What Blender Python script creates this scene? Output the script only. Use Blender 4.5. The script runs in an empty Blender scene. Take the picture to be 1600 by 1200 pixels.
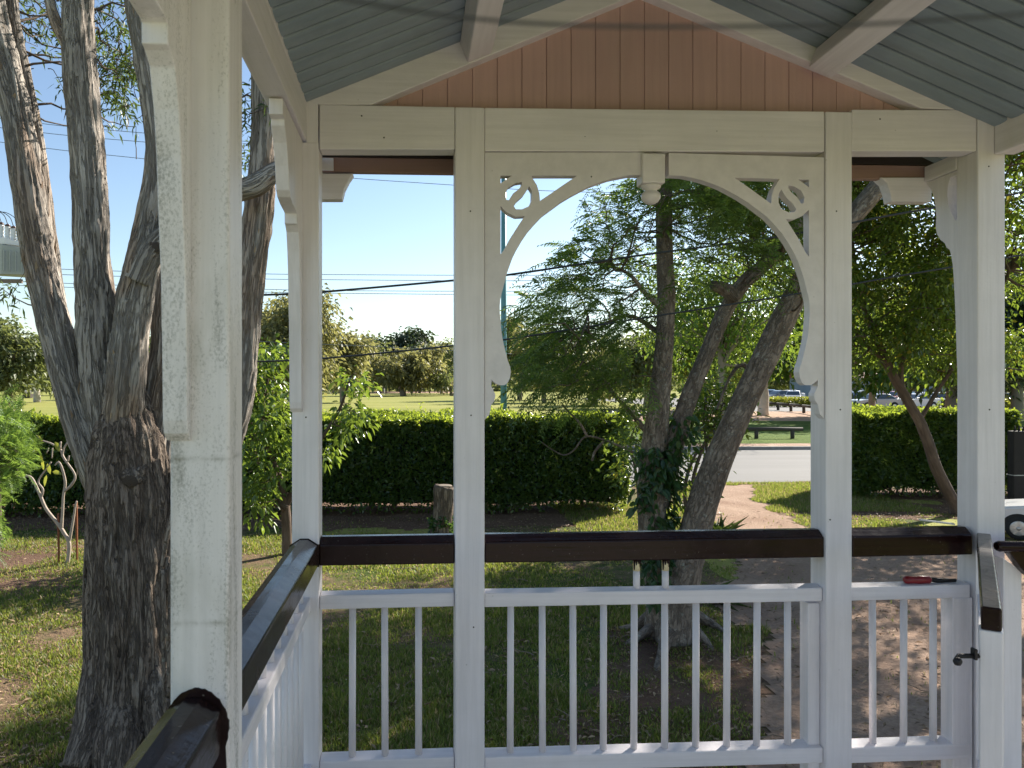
import bpy, math, random
import numpy as np
from mathutils import Vector, Matrix

SC = bpy.context.scene
COL = SC.collection
rng = np.random.default_rng(11)
random.seed(11)
R = math.radians

# ------------------------------------------------------------------ camera
EYE = 2.30
YAW = R(2.8)
FPX = 1200.0
CX, CY = 704.0, 600.0
_s, _c = math.sin(YAW), math.cos(YAW)


def P(u, v, Y):
    """point of the place on the plane y = Y that was measured at (u, v) of the photograph"""
    a = (u - CX) / FPX
    dx, dy, dz = _s + _c * a, _c - _s * a, (CY - v) / FPX
    t = Y / dy
    return Vector((dx * t, Y, EYE + dz * t))


def X(u, Y=2.4):
    return P(u, CY, Y).x


def Z(v, Y=2.4, u=704):
    return P(u, v, Y).z


def G(u, v, z=0.0):
    """ground point measured at (u, v)"""
    a = (u - CX) / FPX
    dx, dy, dz = _s + _c * a, _c - _s * a, (CY - v) / FPX
    t = (z - EYE) / dz
    return Vector((dx * t, dy * t, z))


cam_d = bpy.data.cameras.new("camera")
cam = bpy.data.objects.new("camera", cam_d)
COL.objects.link(cam)
cam.location = (0, 0, EYE)
cam.rotation_euler = (R(90), 0, -YAW)
cam_d.sensor_width = 36.0
cam_d.lens = FPX / 1600 * 36.0
cam_d.shift_x = (800 - CX) / 1600
cam_d.clip_start = 0.02
cam_d.clip_end = 3000
cam_d.dof.use_dof = True
cam_d.dof.focus_distance = 4.2
cam_d.dof.aperture_fstop = 16.0
SC.camera = cam

# ------------------------------------------------------------------ objects


def tag(o, label=None, cat=None, group=None, kind=None):
    if label:
        o["label"] = label
    if cat:
        o["category"] = cat
    if group:
        o["group"] = group
    if kind:
        o["kind"] = kind
    return o


def thing(name, loc, label, cat, group=None):
    o = bpy.data.objects.new(name, None)
    o.empty_display_size = 0.2
    o.location = loc
    COL.objects.link(o)
    return tag(o, label, cat, group)


def base_of(o):
    v = Vector((0, 0, 0))
    while o is not None:
        v = v + Vector(o.location)
        o = o.parent
    return v


def link(name, me, mat, parent=None, smooth=False, bevel=0.0, label=None, seg=2):
    o = bpy.data.objects.new(name, me)
    COL.objects.link(o)
    if isinstance(mat, (list, tuple)):
        for m in mat:
            me.materials.append(m)
    elif mat is not None:
        me.materials.append(mat)
    if parent is not None:
        o.parent = parent
    if smooth:
        me.shade_smooth()
    if bevel > 0:
        b = o.modifiers.new("bevel", "BEVEL")
        b.width = bevel
        b.segments = seg
        b.limit_method = "ANGLE"
        b.angle_limit = R(35)
        b.harden_normals = False
    if label:
        o["label"] = label
    return o


def np_mesh(name, V, F, attrs=None, midx=None):
    """V (n,3) array; F list of (m,k) int arrays"""
    me = bpy.data.meshes.new(name)
    V = np.ascontiguousarray(V, dtype=np.float32)
    if not isinstance(F, (list, tuple)):
        F = [F]
    F = [f for f in F if len(f)]
    nl = sum(f.size for f in F)
    npoly = sum(len(f) for f in F)
    me.vertices.add(len(V))
    me.vertices.foreach_set("co", V.ravel())
    me.loops.add(nl)
    me.loops.foreach_set("vertex_index", np.concatenate([f.ravel() for f in F]).astype(np.int32))
    me.polygons.add(npoly)
    tot = np.concatenate([np.full(len(f), f.shape[1]) for f in F]).astype(np.int32)
    st = np.concatenate([[0], np.cumsum(tot)[:-1]]).astype(np.int32)
    me.polygons.foreach_set("loop_start", st)
    if midx is not None:
        me.polygons.foreach_set("material_index", np.asarray(midx, dtype=np.int32))
    me.update(calc_edges=True)
    me.validate()
    if attrs:
        for k, a in attrs.items():
            at = me.attributes.new(k, "FLOAT_VECTOR", "POINT")
            at.data.foreach_set("vector", np.ascontiguousarray(a, dtype=np.float32).ravel())
    return me


class MB:
    """collects solid shapes in world coordinates and links them as one mesh object"""

    def __init__(self):
        self.v, self.f, self.sm = [], [], []

    def add(self, vs, fs, smooth=False):
        o = len(self.v)
        self.v += [tuple(p) for p in vs]
        self.f += [tuple(i + o for i in f) for f in fs]
        self.sm += [smooth] * len(fs)
        return self

    def box(self, x0, x1, y0, y1, z0, z1):
        vs = [(x0, y0, z0), (x1, y0, z0), (x1, y1, z0), (x0, y1, z0), (x0, y0, z1), (x1, y0, z1), (x1, y1, z1), (x0, y1, z1)]
        return self.hexa(vs)

    def hexa(self, vs):
        return self.add(vs, [(3, 2, 1, 0), (4, 5, 6, 7), (0, 1, 5, 4), (1, 2, 6, 5), (2, 3, 7, 6), (3, 0, 4, 7)])

    def loft(self, A, B, smooth=False):
        """closed prism between two equal rings"""
        n = len(A)
        fs = [tuple(range(n - 1, -1, -1)), tuple(range(n, 2 * n))]
        fs += [(i, (i + 1) % n, n + (i + 1) % n, n + i) for i in range(n)]
        return self.add(list(A) + list(B), fs, smooth)

    def tube(self, pts, rad, n=10, cap=True):
        pts = [Vector(p) for p in pts]
        if not hasattr(rad, "__len__"):
            rad = [rad] * len(pts)
        rings = []
        up = Vector((0.13, 0.21, 1)).normalized()
        T0 = (pts[1] - pts[0]).normalized()
        N = (up - T0 * up.dot(T0))
        if N.length < 0.2:
            N = Vector((1, 0, 0)) - T0 * T0.x
        N.normalize()
        for i, p in enumerate(pts):
            T = (pts[min(i + 1, len(pts) - 1)] - pts[max(i - 1, 0)]).normalized()
            N = (N - T * N.dot(T)).normalized()
            B = T.cross(N)
            rings.append([p + (N * math.cos(2 * math.pi * k / n) + B * math.sin(2 * math.pi * k / n)) * rad[i] for k in range(n)])
        vs = [q for r_ in rings for q in r_]
        fs = []
        for i in range(len(pts) - 1):
            for k in range(n):
                k2 = (k + 1) % n
                fs.append((i * n + k, i * n + k2, (i + 1) * n + k2, (i + 1) * n + k))
        self.add(vs, fs, True)
        if cap:
            o = len(self.v) - len(vs)
            self.f.append(tuple(o + k for k in range(n - 1, -1, -1)))
            self.f.append(tuple(o + (len(pts) - 1) * n + k for k in range(n)))
            self.sm += [False, False]
        return self

    def lathe(self, c, prof, n=20, axis="z"):
        """prof [(r, h)...] from bottom to top round a vertical (or y) axis at c"""
        c = Vector(c)
        vs = []
        for r_, h in prof:
            for k in range(n):
                a = 2 * math.pi * k / n
                if axis == "z":
                    vs.append(c + Vector((r_ * math.cos(a), r_ * math.sin(a), h)))
                elif axis == "y":
                    vs.append(c + Vector((r_ * math.cos(a), -h, r_ * math.sin(a))))
                else:
                    vs.append(c + Vector((h, r_ * math.cos(a), r_ * math.sin(a))))
        fs = []
        for i in range(len(prof) - 1):
            for k in range(n):
                k2 = (k + 1) % n
                fs.append((i * n + k, i * n + k2, (i + 1) * n + k2, (i + 1) * n + k))
        fs.append(tuple(range(n - 1, -1, -1)))
        fs.append(tuple((len(prof) - 1) * n + k for k in range(n)))
        return self.add(vs, fs, True)

    def build(self, name, mat, parent=None, bevel=0.0, label=None, auto=True):
        me = bpy.data.meshes.new(name)
        b = base_of(parent) if parent is not None else Vector((0, 0, 0))
        me.from_pydata([(p[0] - b.x, p[1] - b.y, p[2] - b.z) for p in self.v], [], self.f)
        me.update()
        for p, s in zip(me.polygons, self.sm):
            p.use_smooth = s
        import bmesh
        bm = bmesh.new()
        bm.from_mesh(me)
        bmesh.ops.recalc_face_normals(bm, faces=bm.faces)
        bm.to_mesh(me)
        bm.free()
        return link(name, me, mat, parent, bevel=bevel, label=label)


def flat_shape(outline, holes, frame, thick):
    """filled outline with holes (2-D lists) given thickness; frame(x, y, d) -> world. returns (verts, faces)"""
    cu = bpy.data.curves.new("tmp", "CURVE")
    cu.dimensions = "2D"
    cu.fill_mode = "BOTH"
    cu.extrude = 0.5
    for loop in [outline] + list(holes):
        sp = cu.splines.new("POLY")
        sp.points.add(len(loop) - 1)
        for q, (x, y) in zip(sp.points, loop):
            q.co = (x, y, 0, 1)
        sp.use_cyclic_u = True
    ob = bpy.data.objects.new("tmp", cu)
    COL.objects.link(ob)
    dg = bpy.context.evaluated_depsgraph_get()
    me = bpy.data.meshes.new_from_object(ob.evaluated_get(dg))
    vs = [frame(v.co.x, v.co.y, (v.co.z + 0.5) * thick) for v in me.vertices]
    fs = [tuple(p.vertices) for p in me.polygons]
    bpy.data.objects.remove(ob)
    bpy.data.curves.remove(cu)
    bpy.data.meshes.remove(me)
    return vs, fs


def smooth_line(pts, n=6):
    """Catmull-Rom through pts (tuples)"""
    pts = np.array([tuple(p) for p in pts], dtype=float)
    Q = np.vstack([2 * pts[0] - pts[1], pts, 2 * pts[-1] - pts[-2]])
    out = []
    for i in range(1, len(Q) - 2):
        p0, p1, p2, p3 = Q[i - 1], Q[i], Q[i + 1], Q[i + 2]
        for k in range(n):
            t = k / n
            out.append(0.5 * ((2 * p1) + (p2 - p0) * t + (2 * p0 - 5 * p1 + 4 * p2 - p3) * t * t + (3 * p1 - p0 - 3 * p2 + p3) * t ** 3))
    out.append(pts[-1])
    return np.array(out)


# ------------------------------------------------------------------ noise


def _hash(ix, iy, iz, seed):
    h = (ix * 374761393 + iy * 668265263 + iz * 2147483647 + seed * 144269504) & 0xFFFFFFFF
    h = ((h ^ (h >> 13)) * 1274126177) & 0xFFFFFFFF
    h = h ^ (h >> 16)
    return (h & 0xFFFFFF) / float(0xFFFFFF)


def vnoise(p, seed=0):
    p = np.asarray(p, dtype=float)
    i = np.floor(p).astype(np.int64)
    f = p - i
    f = f * f * (3 - 2 * f)
    r_ = 0
    for dx in (0, 1):
        for dy in (0, 1):
            for dz in (0, 1):
                w = (f[:, 0] if dx else 1 - f[:, 0]) * (f[:, 1] if dy else 1 - f[:, 1]) * (f[:, 2] if dz else 1 - f[:, 2])
                r_ = r_ + w * _hash(i[:, 0] + dx, i[:, 1] + dy, i[:, 2] + dz, seed)
    return r_ * 2 - 1


def fbm(p, seed=0, oct=3):
    a, s, r_ = 1.0, 1.0, 0
    for k in range(oct):
        r_ = r_ + a * vnoise(np.asarray(p) * s, seed + k * 17)
        a *= 0.5
        s *= 2.03
    return r_
# ------------------------------------------------------------------ materials


class NT:
    def __init__(self, name):
        self.m = bpy.data.materials.new(name)
        self.m.use_nodes = True
        self.t = self.m.node_tree
        self.t.nodes.clear()
        self.out = self.t.nodes.new("ShaderNodeOutputMaterial")

    def n(self, typ, ins=None, **kw):
        nd = self.t.nodes.new("ShaderNode" + typ)
        for k, v in kw.items():
            setattr(nd, k, v)
        if ins:
            for k, v in ins.items():
                s = nd.inputs[k]
                if hasattr(v, "is_linked") or isinstance(v, bpy.types.NodeSocket):
                    self.t.links.new(v, s)
                else:
                    s.default_value = v
        return nd

    def ramp(self, fac, stops, interp="LINEAR"):
        nd = self.t.nodes.new("ShaderNodeValToRGB")
        e = nd.color_ramp.elements
        nd.color_ramp.interpolation = interp
        while len(e) < len(stops):
            e.new(0.5)
        for el, (p, c) in zip(e, stops):
            el.position = p
            el.color = (c, c, c, 1) if not hasattr(c, "__len__") else (c[0], c[1], c[2], 1)
        self.t.links.new(fac, nd.inputs[0])
        return nd.outputs[0]

    def noise(self, vec, scale, detail=3, rough=0.55, dist=0.0):
        return self.n("TexNoise", {"Vector": vec, "Scale": scale, "Detail": detail, "Roughness": rough, "Distortion": dist}).outputs["Fac"]

    def mapv(self, vec, scale=(1, 1, 1), rot=(0, 0, 0)):
        return self.n("Mapping", {"Vector": vec, "Scale": scale, "Rotation": rot}).outputs[0]

    def mix(self, fac, a, b, blend="MIX"):
        nd = self.t.nodes.new("ShaderNodeMix")
        nd.data_type = "RGBA"
        nd.blend_type = blend
        for idx, v in ((0, fac), (6, a), (7, b)):
            s = nd.inputs[idx]
            if isinstance(v, bpy.types.NodeSocket):
                self.t.links.new(v, s)
            elif idx == 0:
                s.default_value = v
            else:
                s.default_value = (v[0], v[1], v[2], 1)
        return nd.outputs[2]

    def math(self, op, a, b=0.5, clamp=False):
        nd = self.t.nodes.new("ShaderNodeMath")
        nd.operation = op
        nd.use_clamp = clamp
        for i, v in enumerate((a, b)):
            if isinstance(v, bpy.types.NodeSocket):
                self.t.links.new(v, nd.inputs[i])
            else:
                nd.inputs[i].default_value = v
        return nd.outputs[0]

    def bump(self, h, strength=0.3, dist=0.01):
        return self.n("Bump", {"Height": h, "Strength": strength, "Distance": dist}).outputs[0]

    def surf(self, sock):
        self.t.links.new(sock, self.out.inputs[0])
        return self.m

    def bsdf(self, color, rough=0.5, normal=None, spec=0.5, metal=0.0, **kw):
        ins = {"Base Color": color if isinstance(color, bpy.types.NodeSocket) else (color[0], color[1], color[2], 1), "Roughness": rough, "Metallic": metal, "Specular IOR Level": spec}
        if normal is not None:
            ins["Normal"] = normal
        ins.update(kw)
        return self.n("BsdfPrincipled", ins).outputs[0]


def paint(name, col, rough=0.42, grain="z", mildew=0.0, specks=0.35, tone=0.1, dirtcol=(0.085, 0.09, 0.062), low=None, bands=(), island=0.0):
    """old brushed house paint: tone drift, brush grain, pin specks, mildew that gathers in patches"""
    N = NT(name)
    co = N.n("TexCoord").outputs["Object"]
    sc = {"z": (60, 60, 2.5), "x": (2.5, 60, 60), "y": (60, 2.5, 60), "o": (22, 22, 22)}[grain]
    g = N.noise(N.mapv(co, sc), 1.0, 4, 0.6)
    t1 = N.noise(co, 3.1, 4, 0.6)
    c = N.mix(N.ramp(t1, [(0.3, 0.0), (0.7, 1.0)]), [x * (1 - tone) for x in col], [min(1, x * (1 + tone * 0.3)) for x in col])
    c = N.mix(N.ramp(g, [(0.35, 0.38), (0.62, 0.0)]), c, [x * 0.72 for x in col])
    if island:
        rnd = N.n("NewGeometry").outputs["Random Per Island"]
        c = N.mix(rnd, c, N.mix(0.5, c, [x * (1 - 2 * island) for x in col]))
    # rubbed, greyed stains
    st = N.noise(N.mapv(co, (5, 5, 1.6)), 1.0, 5, 0.65, 0.6)
    c = N.mix(N.ramp(st, [(0.56, 0.0), (0.75, 0.35 * specks + 0.4 * mildew)]), c, (0.42, 0.40, 0.34))
    # pin specks / nail holes
    v = N.n("TexVoronoi", {"Vector": co, "Scale": 26.0}, feature="F1").outputs["Distance"]
    vn = N.noise(co, 11.0, 2)
    sp = N.math("MULTIPLY", N.ramp(v, [(0.035, 1.0), (0.075, 0.0)]), N.ramp(vn, [(0.5, 0.0), (0.62, 1.0)]))
    c = N.mix(N.math("MULTIPLY", sp, specks), c, (0.12, 0.10, 0.08))
    if mildew > 0:
        fine = N.noise(N.mapv(co, (1, 1, 0.7)), 230.0, 4, 0.75)
        patch = N.noise(N.mapv(co, (16, 16, 2.4)), 1.0, 5, 0.72, 0.8)
        thr = N.math("ADD", fine, N.math("MULTIPLY", N.ramp(patch, [(0.42, 0.0), (0.68, 1.0)]), 0.28))
        if low is not None:
            z = N.n("SeparateXYZ", {"Vector": co}).outputs["Z"]
            lw = N.n("MapRange", {"Value": z, "From Min": low[1], "From Max": low[0], "To Min": 0.0, "To Max": 1.0}).outputs[0]
            thr = N.math("ADD", thr, N.math("MULTIPLY", lw, 0.07))
        mm = N.ramp(thr, [(0.64, 0.0), (0.90, 1.0)])
        c = N.mix(N.math("MULTIPLY", mm, mildew), c, dirtcol)
    for bz in bands:
        z = N.n("SeparateXYZ", {"Vector": co}).outputs["Z"]
        wob = N.math("MULTIPLY", N.noise(co, 14.0, 3), 0.008)
        dd = N.math("ABSOLUTE", N.math("SUBTRACT", N.math("ADD", z, wob), bz + 0.004))
        ln = N.math("MULTIPLY", N.ramp(dd, [(0.0012, 1.0), (0.005, 0.0)]), N.ramp(N.noise(co, 32.0, 3), [(0.42, 0.0), (0.66, 0.55)]))
        c = N.mix(ln, c, (0.16, 0.15, 0.10))
    h = N.math("ADD", N.math("MULTIPLY", g, 0.7), N.math("MULTIPLY", N.noise(co, 60, 3), 0.5))
    return N.surf(N.bsdf(c, rough, N.bump(h, 0.5, 0.003)))


def gloss_paint(name, col, rough=0.22, grain="x"):
    N = NT(name)
    co = N.n("TexCoord").outputs["Object"]
    sc = {"x": (3, 70, 70), "y": (70, 3, 70), "o": (25, 25, 25)}[grain]
    g = N.noise(N.mapv(co, sc), 1.0, 4, 0.6)
    w = N.noise(co, 9.0, 5, 0.65)
    c = N.mix(N.ramp(w, [(0.35, 0.0), (0.7, 1.0)]), col, [x * 1.6 + 0.002 for x in col])
    v = N.noise(co, 120.0, 3, 0.6)
    c = N.mix(N.ramp(v, [(0.69, 0.0), (0.74, 0.6)]), c, (0.22, 0.19, 0.16))
    r_ = N.n("MapRange", {"Value": w, "From Min": 0.3, "From Max": 0.7, "To Min": rough * 0.7, "To Max": rough * 1.7}).outputs[0]
    h = N.math("ADD", g, N.math("MULTIPLY", N.noise(co, 35, 4), 1.2))
    return N.surf(N.bsdf(c, r_, N.bump(h, 0.22, 0.003), spec=0.22))


def simple(name, col, rough=0.5, metal=0.0, var=0.15, scale=8.0, bump=0.0, spec=0.5):
    N = NT(name)
    co = N.n("TexCoord").outputs["Object"]
    t = N.noise(co, scale, 4, 0.6)
    c = N.mix(N.ramp(t, [(0.3, 0.0), (0.7, 1.0)]), [x * (1 - var) for x in col], [min(1, x * (1 + var)) for x in col])
    nrm = N.bump(N.noise(co, scale * 5, 4), bump, 0.01) if bump else None
    return N.surf(N.bsdf(c, rough, nrm, metal=metal, spec=spec))


def leafmat(name, dark, light, trans, tmix=0.45, rough=0.42, spec=0.45, odd=None, oddp=0.0):
    """leaf: colour differs from leaf to leaf, light comes through"""
    N = NT(name)
    rnd = N.n("NewGeometry").outputs["Random Per Island"]
    c = N.mix(rnd, dark, light)
    t = N.mix(rnd, [x * 0.75 for x in trans], trans)
    if odd is not None:
        m = N.ramp(N.math("FRACT", N.math("MULTIPLY", rnd, 37.7)), [(1 - oddp - 0.01, 0.0), (1 - oddp, 1.0)])
        c = N.mix(m, c, odd)
        t = N.mix(m, t, [min(1, x * 1.6) for x in odd])
    b = N.bsdf(c, rough, spec=spec)
    tr = N.n("BsdfTranslucent", {"Color": t}).outputs[0]
    mx = N.n("MixShader", {0: tmix, 1: b, 2: tr}).outputs[0]
    return N.surf(mx)


def barkmat(name, stops, sx=7.0, sz=1.2, fine=30.0, bump=0.7, bd=0.02, spot=None, rough=0.85, crack=0.0, crackcol=(0.03, 0.022, 0.018), tan=None):
    """bark: long fibres, grey and tan sheets, dark splits that run with the grain"""
    N = NT(name)
    co = N.n("Attribute", attribute_name="bark").outputs["Vector"]
    a = N.noise(N.mapv(co, (sx, sx, sz)), 1.0, 6, 0.70, 0.6)
    b = N.noise(N.mapv(co, (fine, fine, fine * 0.16)), 1.0, 5, 0.68, 0.4)
    f = N.math("ADD", N.math("MULTIPLY", a, 0.55), N.math("MULTIPLY", b, 0.45))
    c = N.ramp(f, stops)
    big = N.noise(N.mapv(co, (1.6, 1.6, 0.9)), 1.7, 4, 0.6, 0.5)
    c = N.mix(N.ramp(big, [(0.35, 0.4), (0.6, 0.0)]), c, [x * 0.55 for x in stops[len(stops) // 2][1]])
    if tan:
        tn = N.noise(N.mapv(co, (5.5, 5.5, 0.9)), 1.0, 4, 0.6, 0.8)
        c = N.mix(N.ramp(tn, [(0.54, 0.0), (0.62, 0.8)]), c, N.mix(b, [x * 0.6 for x in tan], [min(1, x * 1.3) for x in tan]))
    h = N.math("ADD", N.math("MULTIPLY", a, 1.0), N.math("MULTIPLY", b, 0.9))
    if crack:
        k = N.noise(N.mapv(co, (sx * 1.5, sx * 1.5, sz * 1.1)), 1.0, 4, 0.6, 0.35)
        k = N.math("ABSOLUTE", N.math("SUBTRACT", k, 0.5))
        ln = N.ramp(k, [(0.008, 1.0), (0.040, 0.0)])
        k2 = N.noise(N.mapv(co, (sx * 3.4, sx * 3.4, sz * 3.0)), 1.0, 4, 0.6, 0.3)
        ln2 = N.ramp(N.math("ABSOLUTE", N.math("SUBTRACT", k2, 0.5)), [(0.006, 0.75), (0.035, 0.0)])
        ln = N.math("MAXIMUM", ln, ln2)
        c = N.mix(N.math("MULTIPLY", ln, crack), c, crackcol)
        h = N.math("SUBTRACT", h, N.math("MULTIPLY", ln, 1.2))
    if spot:
        s = N.noise(co, 16.0, 5, 0.72)
        c = N.mix(N.ramp(s, [(0.58, 0.0), (0.66, 0.8)]), c, spot)
    return N.surf(N.bsdf(c, rough, N.bump(h, bump, bd), spec=0.25))


M = {}
WHITE = (0.835, 0.79, 0.815)
M["white_v"] = paint("white_paint_vertical", WHITE, grain="z")
M["white_x"] = paint("white_paint_across", WHITE, grain="x")
M["white_y"] = paint("white_paint_along", WHITE, grain="y")
M["white_old"] = paint("white_paint_mildewed", (0.83, 0.80, 0.80), grain="z", mildew=0.62, specks=0.8, low=(0.6, 1.6), bands=(1.082, 1.335))
M["white_fret"] = paint("white_paint_fretwork", (0.79, 0.745, 0.765), grain="o", specks=0.25)
M["brown_x"] = gloss_paint("dark_brown_gloss_across", (0.014, 0.005, 0.0045), rough=0.17, grain="x")
M["brown_y"] = gloss_paint("dark_brown_gloss_along", (0.015, 0.007, 0.0065), rough=0.18, grain="y")
M["pink"] = paint("terracotta_board_paint", (0.60, 0.385, 0.365), rough=0.55, grain="z", specks=0.3, tone=0.08, island=0.12)
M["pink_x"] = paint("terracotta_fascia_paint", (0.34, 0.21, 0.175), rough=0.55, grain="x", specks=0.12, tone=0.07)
M["shadow_board"] = simple("shade_dark_board", (0.03, 0.02, 0.018), 0.6)  # near-black colour stands in for shade in the gap over the fascia
M["cream"] = paint("cream_primer", (0.80, 0.68, 0.42), grain="z", specks=0.3)


def roofmat():
    N = NT("grey_green_sheet_metal")
    co = N.n("TexCoord").outputs["Object"]
    t = N.noise(co, 4.0, 5, 0.6)
    s = N.noise(N.mapv(co, (1.2, 18, 3)), 1.0, 4, 0.6)
    c = N.mix(N.ramp(t, [(0.3, 0.0), (0.7, 1.0)]), (0.215, 0.27, 0.315), (0.285, 0.345, 0.395))
    c = N.mix(N.ramp(s, [(0.5, 0.0), (0.75, 0.3)]), c, (0.14, 0.16, 0.165))
    return N.surf(N.bsdf(c, 0.42, N.bump(N.noise(co, 45, 3), 0.12, 0.004), spec=0.5))


M["roof"] = roofmat()
M["deck"] = simple("worn_deck_timber", (0.44, 0.40, 0.37), 0.6, var=0.2, scale=5)
M["black_iron"] = simple("black_iron", (0.03, 0.028, 0.03), 0.45, metal=0.6, bump=0.3, scale=30)
M["red_handle"] = simple("red_plastic", (0.22, 0.015, 0.02), 0.3, var=0.3, scale=40)
M["black_plastic"] = simple("black_plastic", (0.02, 0.02, 0.022), 0.4)
M["grey_stick"] = simple("grey_wood", (0.55, 0.53, 0.48), 0.7)
M["cord"] = simple("dark_cord", (0.05, 0.05, 0.045), 0.8)
M["wire"] = simple("power_cable", (0.03, 0.035, 0.04), 0.6)
M["wire_thin"] = simple("thin_power_wire", (0.10, 0.12, 0.14), 0.6)
M["pole_teal"] = simple("teal_painted_steel", (0.10, 0.25, 0.26), 0.4, var=0.12, scale=2)
M["steel"] = simple("galvanised_steel", (0.42, 0.43, 0.43), 0.5, metal=0.4)
M["transformer"] = simple("transformer_grey_paint", (0.36, 0.38, 0.34), 0.5, var=0.06)
M["ceramic"] = simple("white_ceramic", (0.75, 0.74, 0.72), 0.2, var=0.05)
M["brown_ceramic"] = simple("brown_ceramic", (0.10, 0.05, 0.035), 0.2)
M["timber_pole"] = simple("weathered_pole_timber", (0.20, 0.16, 0.12), 0.85, bump=0.4)
M["log"] = simple("dark_log_timber", (0.06, 0.05, 0.042), 0.85, bump=0.4)
M["dark_post"] = simple("black_stained_post", (0.018, 0.016, 0.015), 0.8, bump=0.4)
M["rust"] = simple("rusty_steel", (0.24, 0.085, 0.035), 0.85, scale=25, bump=0.4)
M["stem"] = simple("pale_stem", (0.42, 0.34, 0.27), 0.75, scale=20, bump=0.4)
M["twig"] = simple("twig_bark", (0.11, 0.08, 0.058), 0.85, scale=12)
M["twig_pale"] = simple("pale_twig_bark", (0.24, 0.18, 0.13), 0.85, scale=12)

M["paperbark"] = barkmat("paperbark", [(0.30, (0.15, 0.12, 0.10)), (0.42, (0.36, 0.31, 0.265)), (0.54, (0.50, 0.445, 0.385)), (0.66, (0.68, 0.62, 0.55))], sx=10, sz=1.0, fine=44, bump=1.0, bd=0.025, crack=0.4, tan=(0.44, 0.32, 0.235))
M["old_bark"] = barkmat("rough_old_bark", [(0.34, (0.12, 0.09, 0.07)), (0.46, (0.30, 0.23, 0.18)), (0.56, (0.40, 0.325, 0.26)), (0.68, (0.56, 0.47, 0.385))], sx=12, sz=1.5, fine=56, bump=1.0, bd=0.04, crack=0.5)
M["smooth_bark"] = barkmat("grey_brown_bark", [(0.36, (0.15, 0.115, 0.09)), (0.5, (0.29, 0.23, 0.18)), (0.64, (0.42, 0.345, 0.275))], sx=7, sz=3.0, fine=34, bump=0.8, bd=0.02, spot=(0.44, 0.43, 0.36), crack=0.35)
M["brown_bark"] = barkmat("warm_brown_bark", [(0.34, (0.06, 0.042, 0.033)), (0.5, (0.125, 0.088, 0.066)), (0.66, (0.21, 0.155, 0.115))], sx=8, sz=2.0, fine=30, bump=0.6, bd=0.012)
M["far_bark"] = simple("far_bark", (0.24, 0.20, 0.16), 0.9, scale=3)
M["pale_bark"] = simple("pale_gum_bark", (0.50, 0.45, 0.38), 0.8, scale=3)

M["lf_feather"] = leafmat("feathery_leaf", (0.022, 0.060, 0.028), (0.085, 0.155, 0.035), (0.30, 0.43, 0.06), 0.44)
M["lf_fern"] = leafmat("soft_fern_leaf", (0.06, 0.14, 0.03), (0.13, 0.23, 0.05), (0.30, 0.45, 0.07), 0.45)
M["lf_broad"] = leafmat("broad_leaf", (0.016, 0.050, 0.017), (0.075, 0.14, 0.030), (0.32, 0.43, 0.045), 0.40, rough=0.26, odd=(0.26, 0.24, 0.03), oddp=0.04)
M["lf_bush"] = leafmat("bush_leaf", (0.035, 0.085, 0.02), (0.10, 0.18, 0.032), (0.29, 0.40, 0.045), 0.40, rough=0.3, spec=0.55)
M["lf_hedge"] = leafmat("hedge_leaf", (0.022, 0.058, 0.022), (0.075, 0.135, 0.036), (0.40, 0.52, 0.05), 0.32, rough=0.27, spec=0.6)
M["lf_sunlit_shoot"] = leafmat("sunlit_hedge_shoot", (0.11, 0.17, 0.03), (0.24, 0.30, 0.05), (0.55, 0.66, 0.06), 0.45, rough=0.3)  # pale yellow-green paints sunlight onto the hedge tops; stray shoots share it
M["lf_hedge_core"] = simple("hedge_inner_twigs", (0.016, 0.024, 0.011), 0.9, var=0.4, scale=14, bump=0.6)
M["lf_paper"] = leafmat("paperbark_leaf", (0.028, 0.055, 0.022), (0.075, 0.115, 0.035), (0.20, 0.28, 0.05), 0.35)
M["lf_gum"] = leafmat("gum_leaf", (0.10, 0.11, 0.05), (0.26, 0.24, 0.11), (0.42, 0.40, 0.13), 0.42, rough=0.5)
M["lf_gum_green"] = leafmat("far_green_leaf", (0.055, 0.078, 0.04), (0.15, 0.17, 0.07), (0.28, 0.32, 0.09), 0.38, rough=0.5)
M["lf_far_dark"] = leafmat("far_dark_leaf", (0.035, 0.055, 0.034), (0.075, 0.10, 0.05), (0.12, 0.17, 0.05), 0.25, rough=0.55)
M["lf_low"] = leafmat("low_yellow_hedge_leaf", (0.16, 0.20, 0.03), (0.34, 0.36, 0.06), (0.50, 0.52, 0.06), 0.4)
M["lf_ivy"] = leafmat("ivy_leaf", (0.016, 0.045, 0.014), (0.045, 0.10, 0.028), (0.16, 0.28, 0.05), 0.3, rough=0.3)
M["lf_strap"] = leafmat("strap_leaf", (0.03, 0.06, 0.02), (0.09, 0.13, 0.04), (0.2, 0.3, 0.05), 0.3)
M["grass"] = leafmat("grass_blade", (0.045, 0.085, 0.018), (0.17, 0.21, 0.04), (0.40, 0.47, 0.07), 0.44, rough=0.5, odd=(0.36, 0.27, 0.13), oddp=0.16)
M["litter"] = leafmat("dead_leaf", (0.13, 0.075, 0.04), (0.46, 0.33, 0.20), (0.3, 0.18, 0.08), 0.12, rough=0.7)


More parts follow.
